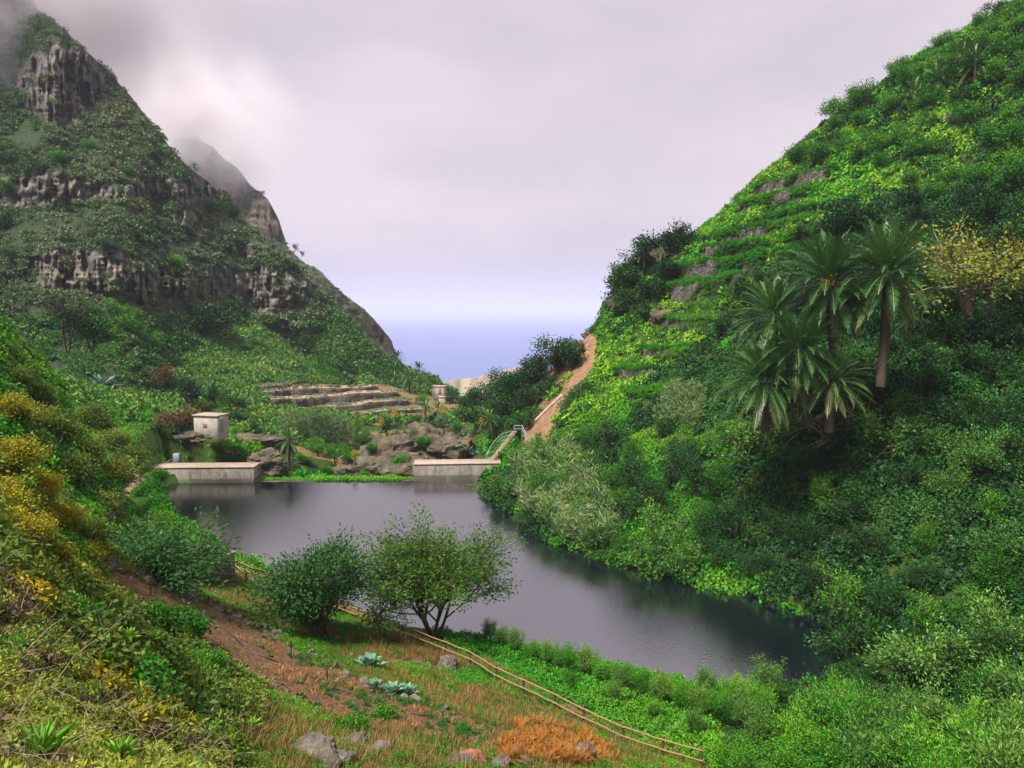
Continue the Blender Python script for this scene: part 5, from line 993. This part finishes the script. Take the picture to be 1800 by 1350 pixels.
# dry arching twigs in the lower left
def twigs(name, polyn, n, L, seed, label, mat='twig', rad=.007, lift=.0, arch=1.0):
    r = np.random.default_rng(seed); polyn = np.array(polyn, float); X = r.uniform(polyn[:, 0].min(), polyn[:, 0].max(), n); Y = r.uniform(polyn[:, 1].min(), polyn[:, 1].max(), n); m = inpoly(X, Y, polyn); P, ok = hit(X[m], Y[m]); mb = MB()
    for p in P:
        l = r.uniform(*L); a = r.uniform(0, 6.28); d = np.array([math.cos(a), math.sin(a), r.uniform(.25, 1.1)]); q = np.linspace(0, 1, 7)[:, None]; pp = p + [0, 0, lift] + d * l * q + np.array([0, 0, -1]) * (q ** 2) * l * arch * r.uniform(.3, 1.0) + np.cumsum(r.normal(0, .03 * l, (7, 3)), 0); rr = rad * r.uniform(.6, 1.4); tube(mb, pp, np.linspace(rr, rr * .35, 7), 4, cap=False)
        for k in range(3):
            i = r.integers(2, 6); d2 = norm(pp[i] - pp[i - 1] + r.normal(0, .4, 3) * .3 * l); tube(mb, [pp[i], pp[i] + d2 * l * .15, pp[i] + d2 * l * .28 - [0, 0, .04]], [rr * .5, rr * .4, rr * .2], 3, cap=False)
    return tag(link(name, mb.data(name, M[mat])), label, kind='stuff')
twigs('dry_brambles', [(-40, 1180), (150, 1230), (330, 1260), (560, 1310), (620, 1400), (-40, 1420)], 170, (.4, 1.5), 3, 'dry arching bramble stems in the lower left corner')
twigs('dry_stalks', [(-40, 960), (120, 960), (260, 1120), (480, 1230), (480, 1350), (-40, 1350)], 420, (.2, .8), 4, 'thin dry stalks among the weeds on the near slope', rad=.008, arch=.6)
twigs('soil_straw', NOVEG[2], 900, (.1, .4), 5, 'bits of straw lying on the brown soil', rad=.009, lift=.03)
def onsoil(n, seed, thr): 
    r = np.random.default_rng(seed); P, ok = hit(r.uniform(172, 905, n), r.uniform(996, 1318, n)); px, py, t = project(P); m = inpoly(px, py, NOVEG[2]) & (fbm(P[:, 0] * .5 + seed, P[:, 1] * .5, 3) > thr); return P[m] + [0, 0, .05]
P = onsoil(2600, 1, .09); tag(scatter_mesh('soil_weeds', LN, P, rng.uniform(.1, .26, len(P)), M['willow'], 1, .1), 'low weeds creeping over the brown soil', kind='stuff')
P = onsoil(2600, 2, .17); tag(scatter_mesh('soil_dry_tufts', [grassproto(150, 30, .4, .3, .03, 1.3)], P, rng.uniform(.5, .9, len(P)), M['drygrass'], 2, .1), 'dry tufts on the brown soil', kind='stuff')
def pebproto(s):
    me = rockmesh(s, 1, .3, .7); V = np.array([v.co[:] for v in me.vertices]); Fq = np.array([list(p.vertices) for p in me.polygons]); return V, Fq, np.full(len(V), .5), np.zeros(len(V))
PEB = [pebproto(i) for i in range(3)]
P = onsoil(5200, 3, -.6); tag(scatter_mesh('soil_clods', PEB, P - [0, 0, .03], rng.uniform(.02, .075, len(P)), M['soil'], 3, .2), 'clods of brown soil', kind='stuff')
r_ = np.random.default_rng(12); P, ok = hit(r_.uniform(420, 1200, 900), r_.uniform(1000, 1350, 900)); px, py, t = project(P); P = P[ok & inpoly(px, py, GARDEN)]; tag(scatter_mesh('garden_gravel', PEB, P, r_.uniform(.03, .14, len(P)), M['stone'], 4, .2), 'small stones scattered over the garden', kind='stuff')
# little seedlings on the soil
P, ok = hit(rng.uniform(180, 880, 260), rng.uniform(1000, 1310, 260)); px, py, t = project(P); m = inpoly(px, py, NOVEG[2]) & ok; P = P[m]
for i, p in enumerate(P[:85]):
    if i == 0: sdl = thing('seedling', 'small green seedling sprouting on the brown soil bed', 'seedling', p, group='seedlings on the soil bed'); V, Fq, T, Hh = lump(400, 90, (1, 1, .8), 4, .5, .4); part('leaves', mesh_data('seedling', V, Fq, T, Hh, M['willow']), sdl); sdl.scale = (.2,) * 3
    else: c = copy_tree(sdl); c.location = tuple(p); s_ = rng.uniform(.1, .28); c.scale = (s_,) * 3; c.rotation_euler = (0, 0, i)
G9 = 'low green bushes at the bottom of the garden'
lb9 = [(675, 1262, 34, 'dark green bush at the lower right end of the soil bed'), (615, 1290, 46, 'leafy green bush behind the heap of stones'), (748, 1235, 18, 'small dark bush right of the pale cabbages'), (815, 1290, 26, 'low dark bush at the end of the irrigation hose'), (705, 1340, 30, 'green bush right of the long pale stone'), (770, 1335, 34, 'green bush left of the rust red stone'), (740, 1310, 28, 'low bush uphill of the rust red stone'), (355, 1175, 50, 'dark green bush at the left border of the soil bed'), (310, 1110, 66, 'dense dark bush beside the succulent clump'), (265, 1095, 50, 'dense bush uphill of the one beside the succulent clump')]
bsh = build_tree('garden_bush', '', 'bush', 230, 1.0, 'mid', per=40, rad=.13, L=.1, wr=.5, n0=6, nb=3, lean=.9, low=.2, group=G9, r0=.02)
for px, py, h, lb in lb9: put_px(bsh, px, py, h * 1.15, label=lb, group=G9)
# rounded bushes on the path bank and behind the weir
bk = build_tree('round_bush', '', 'bush', 231, 1.6, 'vine', per=60, rad=.24, L=.16, wr=.5, n0=7, nb=3, lean=1.1, low=.2, r0=.03, hueT=.4)
for px, py, h, lb in [(262, 870, 30, 'bright yellow green mound on the bank of the footpath'), (270, 893, 28, 'green mound just above the pale patch of bank'), (273, 842, 26, 'darker green bush next to the left dam wall'), (225, 905, 24, 'low green bush between footpath and water'), (487, 850, 12, 'small dark bush growing at the weir edge'), (530, 808, 14, 'rounded yellow green bush behind the weir'), (575, 830, 14, 'low yellow green bush behind the weir'), (420, 812, 14, 'low green bush behind the end of the left dam wall'), (398, 812, 16, 'green bush right of the grey cabinet behind the dam'), (408, 768, 18, 'bright green bush at the door side of the pump hut'), (640, 838, 12, 'small green bush at the foot of the outcrop'), (618, 806, 16, 'green bush growing on the left shoulder of the big outcrop'), (655, 790, 14, 'bush on the crest of the big outcrop'), (704, 815, 18, 'bush growing in the middle crack of the big outcrop'), (745, 780, 16, 'bush between the two rock outcrops'), (725, 835, 14, 'bush beside the left end of the right dam wall'), (682, 828, 16, 'bush low on the big outcrop face')]:
    if 487 <= px <= 760: P = PT(px, py, 107 if px == 487 else (115 if py > 810 else 118))
    elif px in (420, 398): P = PT(px, py, 110)
    else: P = hit1(px, py)
    t = project(P)[2]; put(bk, P - [0, 0, .1], h * 1.2 * t / F / 1.6, label=lb)
# weeds growing along the weir crest
r_ = np.random.default_rng(8); px = r_.uniform(455, 727, 420); px = np.concatenate([px, r_.uniform(560, 700, 400)]); P = PT(px, 845.5 + 0 * px + r_.uniform(-3, 1, len(px)), 106.3); P[:, 2] = -.05; P[:, 1] = 103.9 + r_.uniform(0, 1.6, len(px))
tag(scatter_mesh('weir_weeds', LF, P, r_.uniform(.12, .5, len(px)) * np.where(abs(px - 630) < 75, 1.3, .8), M['bright'], 5, .1), 'bright weeds growing along the weir', kind='stuff')
# reeds right of the dam
def reeds(name, polyn, n, hh, seed, label, t=None):
    r = np.random.default_rng(seed); polyn = np.array(polyn, float); X = r.uniform(polyn[:, 0].min(), polyn[:, 0].max(), n); Y = r.uniform(polyn[:, 1].min(), polyn[:, 1].max(), n); m = inpoly(X, Y, polyn); X, Y = X[m], Y[m]
    if t is None: P, ok = hit(X, Y); P = P[~inwater(P[:, 0], P[:, 1], .5)]
    else: P = PT(X, Y, t + r.uniform(-3, 3, len(X)))
    RP = []
    for k in range(3):
        rr = np.random.default_rng(seed + k); nn = 60; z = rr.uniform(.15, 1, nn); a = rr.uniform(0, 6.28, nn); b = np.stack([rr.normal(0, .12, nn), rr.normal(0, .12, nn), z], 1); D = norm(np.stack([np.cos(a), np.sin(a), rr.uniform(.1, 1.2, nn)], 1)); RP.append(leafquads(b, D, norm(np.cross(D, randdir(rr, nn))), .3, .035, rr.random(nn), (rr.random(nn) < .3) * .8, .02))
    return tag(scatter_mesh(name, RP, P, r.uniform(.7, 1.1, len(P)) * hh, M['reed'], seed, .12), label, kind='stuff')
reeds('cane_thicket', [(925,800),(985,795),(1040,840),(1085,960),(1060,985),(990,960),(930,920),(895,870)], 420, 3.0, 3, 'pale green giant cane thicket at the water right of the dam')
reeds('valley_canes', [(505,745),(600,745),(625,775),(590,800),(520,780),(480,755)], 260, 3.0, 4, 'pale cane thicket in the valley behind the weir', t=140)
reeds('hillside_canes', [(1170,690),(1240,700),(1230,760),(1150,760)], 160, 2.2, 5, 'pale green canes on the right hillside')
thc = [(470, 745, 150, 36), (530, 742, 152, 36), (575, 745, 148, 34), (625, 752, 146, 34), (680, 752, 146, 32), (720, 752, 145, 30), (500, 775, 135, 34), (560, 788, 128, 34), (590, 800, 124, 32), (610, 790, 128, 26), (420, 745, 138, 40), (450, 760, 130, 36), (540, 815, 120, 28), (780, 740, 160, 28), (800, 755, 150, 28), (745, 700, 185, 20), (790, 700, 195, 22), (765, 735, 165, 26), (815, 712, 200, 20), (730, 735, 160, 22), (640, 775, 138, 28), (395, 735, 140, 34), (420, 715, 150, 34), (380, 700, 150, 36)]
for i, (px, py, t, h) in enumerate(thc): pr = (mids + darks[:2])[i % 6]; put(pr, PT(px, py + 8, t) - [0, 0, .5], h * 1.1 * t / F / pr['h'], label='leafy bush in the green hollow of the valley beyond the dam', group='bushes filling the valley hollow')
# crops on the right hill terraces
for i, (P, away, hg) in enumerate(TR):
    r = np.random.default_rng(60 + i); n = 260; k = r.integers(0, len(P), n); Q = P[k] + away[k] * r.uniform(.3, 3.0, (n, 1)) + np.stack([r.normal(0, .3, n), 0 * k, hg[k]], 1); Q[:, 2] = np.maximum(Q[:, 2], height(Q[:, 0], Q[:, 1])) - .05
    tag(scatter_mesh('terrace_grass', [grassproto(70 + j, 46, .55, .35, .06, .8) for j in range(3)], Q, r.uniform(.9, 1.5, n), M['bright'], i, .1), 'bright grass on a right hill terrace', kind='stuff')
for i, (P, away, hg) in enumerate(TR):
    r = np.random.default_rng(160 + i); n = 8 * len(P); k = r.integers(0, len(P), n); Q = P[k] - away[k] * r.uniform(-.1, .3, (n, 1)); Q[:, 2] += hg[k] * r.uniform(-.1, 1.0, n) ** .7; m = fbm(Q[:, 0] * .35, Q[:, 2] * .2 + i * 9 + Q[:, 1] * .1, 3) > -.06
    tag(scatter_mesh('wall_creeper', LV, Q[m], r.uniform(.3, .75, m.sum()), M['vine' if i % 2 else 'mid'], i, .1), 'creeper hanging over a right hill terrace wall', kind='stuff')
for i, (P, away, hg) in enumerate(TL):
    r = np.random.default_rng(90 + i); n = 90; k = r.integers(0, len(P), n); Q = P[k] + away[k] * r.uniform(1.2, 5.0, (n, 1)) + np.stack([r.normal(0, .5, n), 0 * k, hg[k]], 1)
    tag(scatter_mesh('terrace_shrubs', LF, Q, r.uniform(.25, .7, n), M['grey'], i, .1), 'pale shrubs growing on a valley terrace', kind='stuff')
P, ok = hit(rng.uniform(1195, 1275, 150), rng.uniform(560, 585, 150)); tag(scatter_mesh('corn_patch', [grassproto(77, 30, 1.0, .25, .08, .6)], P, rng.uniform(1.0, 1.5, 150), M['reed'], 1, .1), 'pale green corn patch on the right hill', kind='stuff')
P, ok = hit(rng.uniform(1095, 1215, 900), rng.uniform(598, 660, 900)); px, py, t = project(P); m = inpoly(px, py, [(1140,600),(1210,598),(1200,628),(1145,632)]) | inpoly(px, py, [(1090,632),(1146,628),(1146,658),(1095,660)]); tag(scatter_mesh('hill_lawn', GP, P[m], rng.uniform(.5, .8, m.sum()), M['bright'], 1, .1), 'small bright lawns beside the dirt slide', kind='stuff')

# ------------------------------------------------------------------ mist on the summits, haze in the air
def volmat(name, dens, color, noise_=None, ani=0.0):
    m = bpy.data.materials.new(name); m.use_nodes = True; nt = m.node_tree; nt.nodes.clear(); o = nt.nodes.new('ShaderNodeOutputMaterial'); v = nt.nodes.new('ShaderNodeVolumePrincipled'); v.inputs['Color'].default_value = (*color, 1); v.inputs['Density'].default_value = dens; v.inputs['Anisotropy'].default_value = ani; nt.links.new(v.outputs[0], o.inputs['Volume']); return m, nt, v
import bmesh
def ellipsoid(name, c, r, mat, label):
    bm = bmesh.new(); bmesh.ops.create_icosphere(bm, subdivisions=4, radius=1)
    for v in bm.verts:
        k = 1 + .25 * mnoise.noise(v.co * 1.7 + Vector(c) * .1); v.co = Vector((v.co.x * r[0] * k, v.co.y * r[1] * k, v.co.z * r[2] * k))
    me = bpy.data.meshes.new(name); bm.to_mesh(me); bm.free(); me.materials.append(mat); o = link(name, me, loc=tuple(c)); return tag(o, label, kind='stuff')

for i, (px, py, t, r, dn) in enumerate([(-40, -130, 262, (122, 72, 92), .17), (335, 208, 515, (96, 62, 70), .1), (255, 90, 400, (75, 50, 66), .005)]):
    mm, nt, vv = volmat('mist_air_%d' % i, dn, (.95, .925, .95)); tcx = nt.nodes.new('ShaderNodeTexCoord'); ln = nt.nodes.new('ShaderNodeVectorMath'); ln.operation = 'LENGTH'; nt.links.new(tcx.outputs['Object'], ln.inputs[0])
    def mth(op, a, b): 
        m_ = nt.nodes.new('ShaderNodeMath'); m_.operation = op; m_.use_clamp = op == 'SUBTRACT'
        for k_, x_ in ((0, a), (1, b)):
            if hasattr(x_, 'node'): nt.links.new(x_, m_.inputs[k_])
            else: m_.inputs[k_].default_value = x_
        return m_.outputs[0]
    fall = mth('POWER', mth('SUBTRACT', 1.0, ln.outputs['Value']), 2.0); nn = noisetex(nt, .018 if i else .03, 4, worldpos(nt), .6); nr = ramp(nt, nn, [(.36, (.0, .0, .0)), (.66, (1, 1, 1))]); nt.links.new(mth('MULTIPLY', mth('MULTIPLY', fall, nr), dn * 2.2), vv.inputs['Density'])
    bm = bmesh.new(); bmesh.ops.create_icosphere(bm, subdivisions=4, radius=1); me = bpy.data.meshes.new('summit_mist'); bm.to_mesh(me); bm.free(); me.materials.append(mm); o = link('summit_mist', me, loc=tuple(PT(px, py, t))); o.scale = r; tag(o, 'pale mist wrapping the mountain summit', kind='stuff')
sc.cycles.volume_step_rate = 1.5; sc.cycles.volume_max_steps = 128
hm = volmat('haze_air', .00014, (.74, .77, .97))[0]; mb = MB(); box(mb, (0, 14900, 85), (52000, 30400, 392)); tag(link('haze', mb.data('haze', hm)), 'thin blue haze in the air over the valley and the sea', kind='stuff')
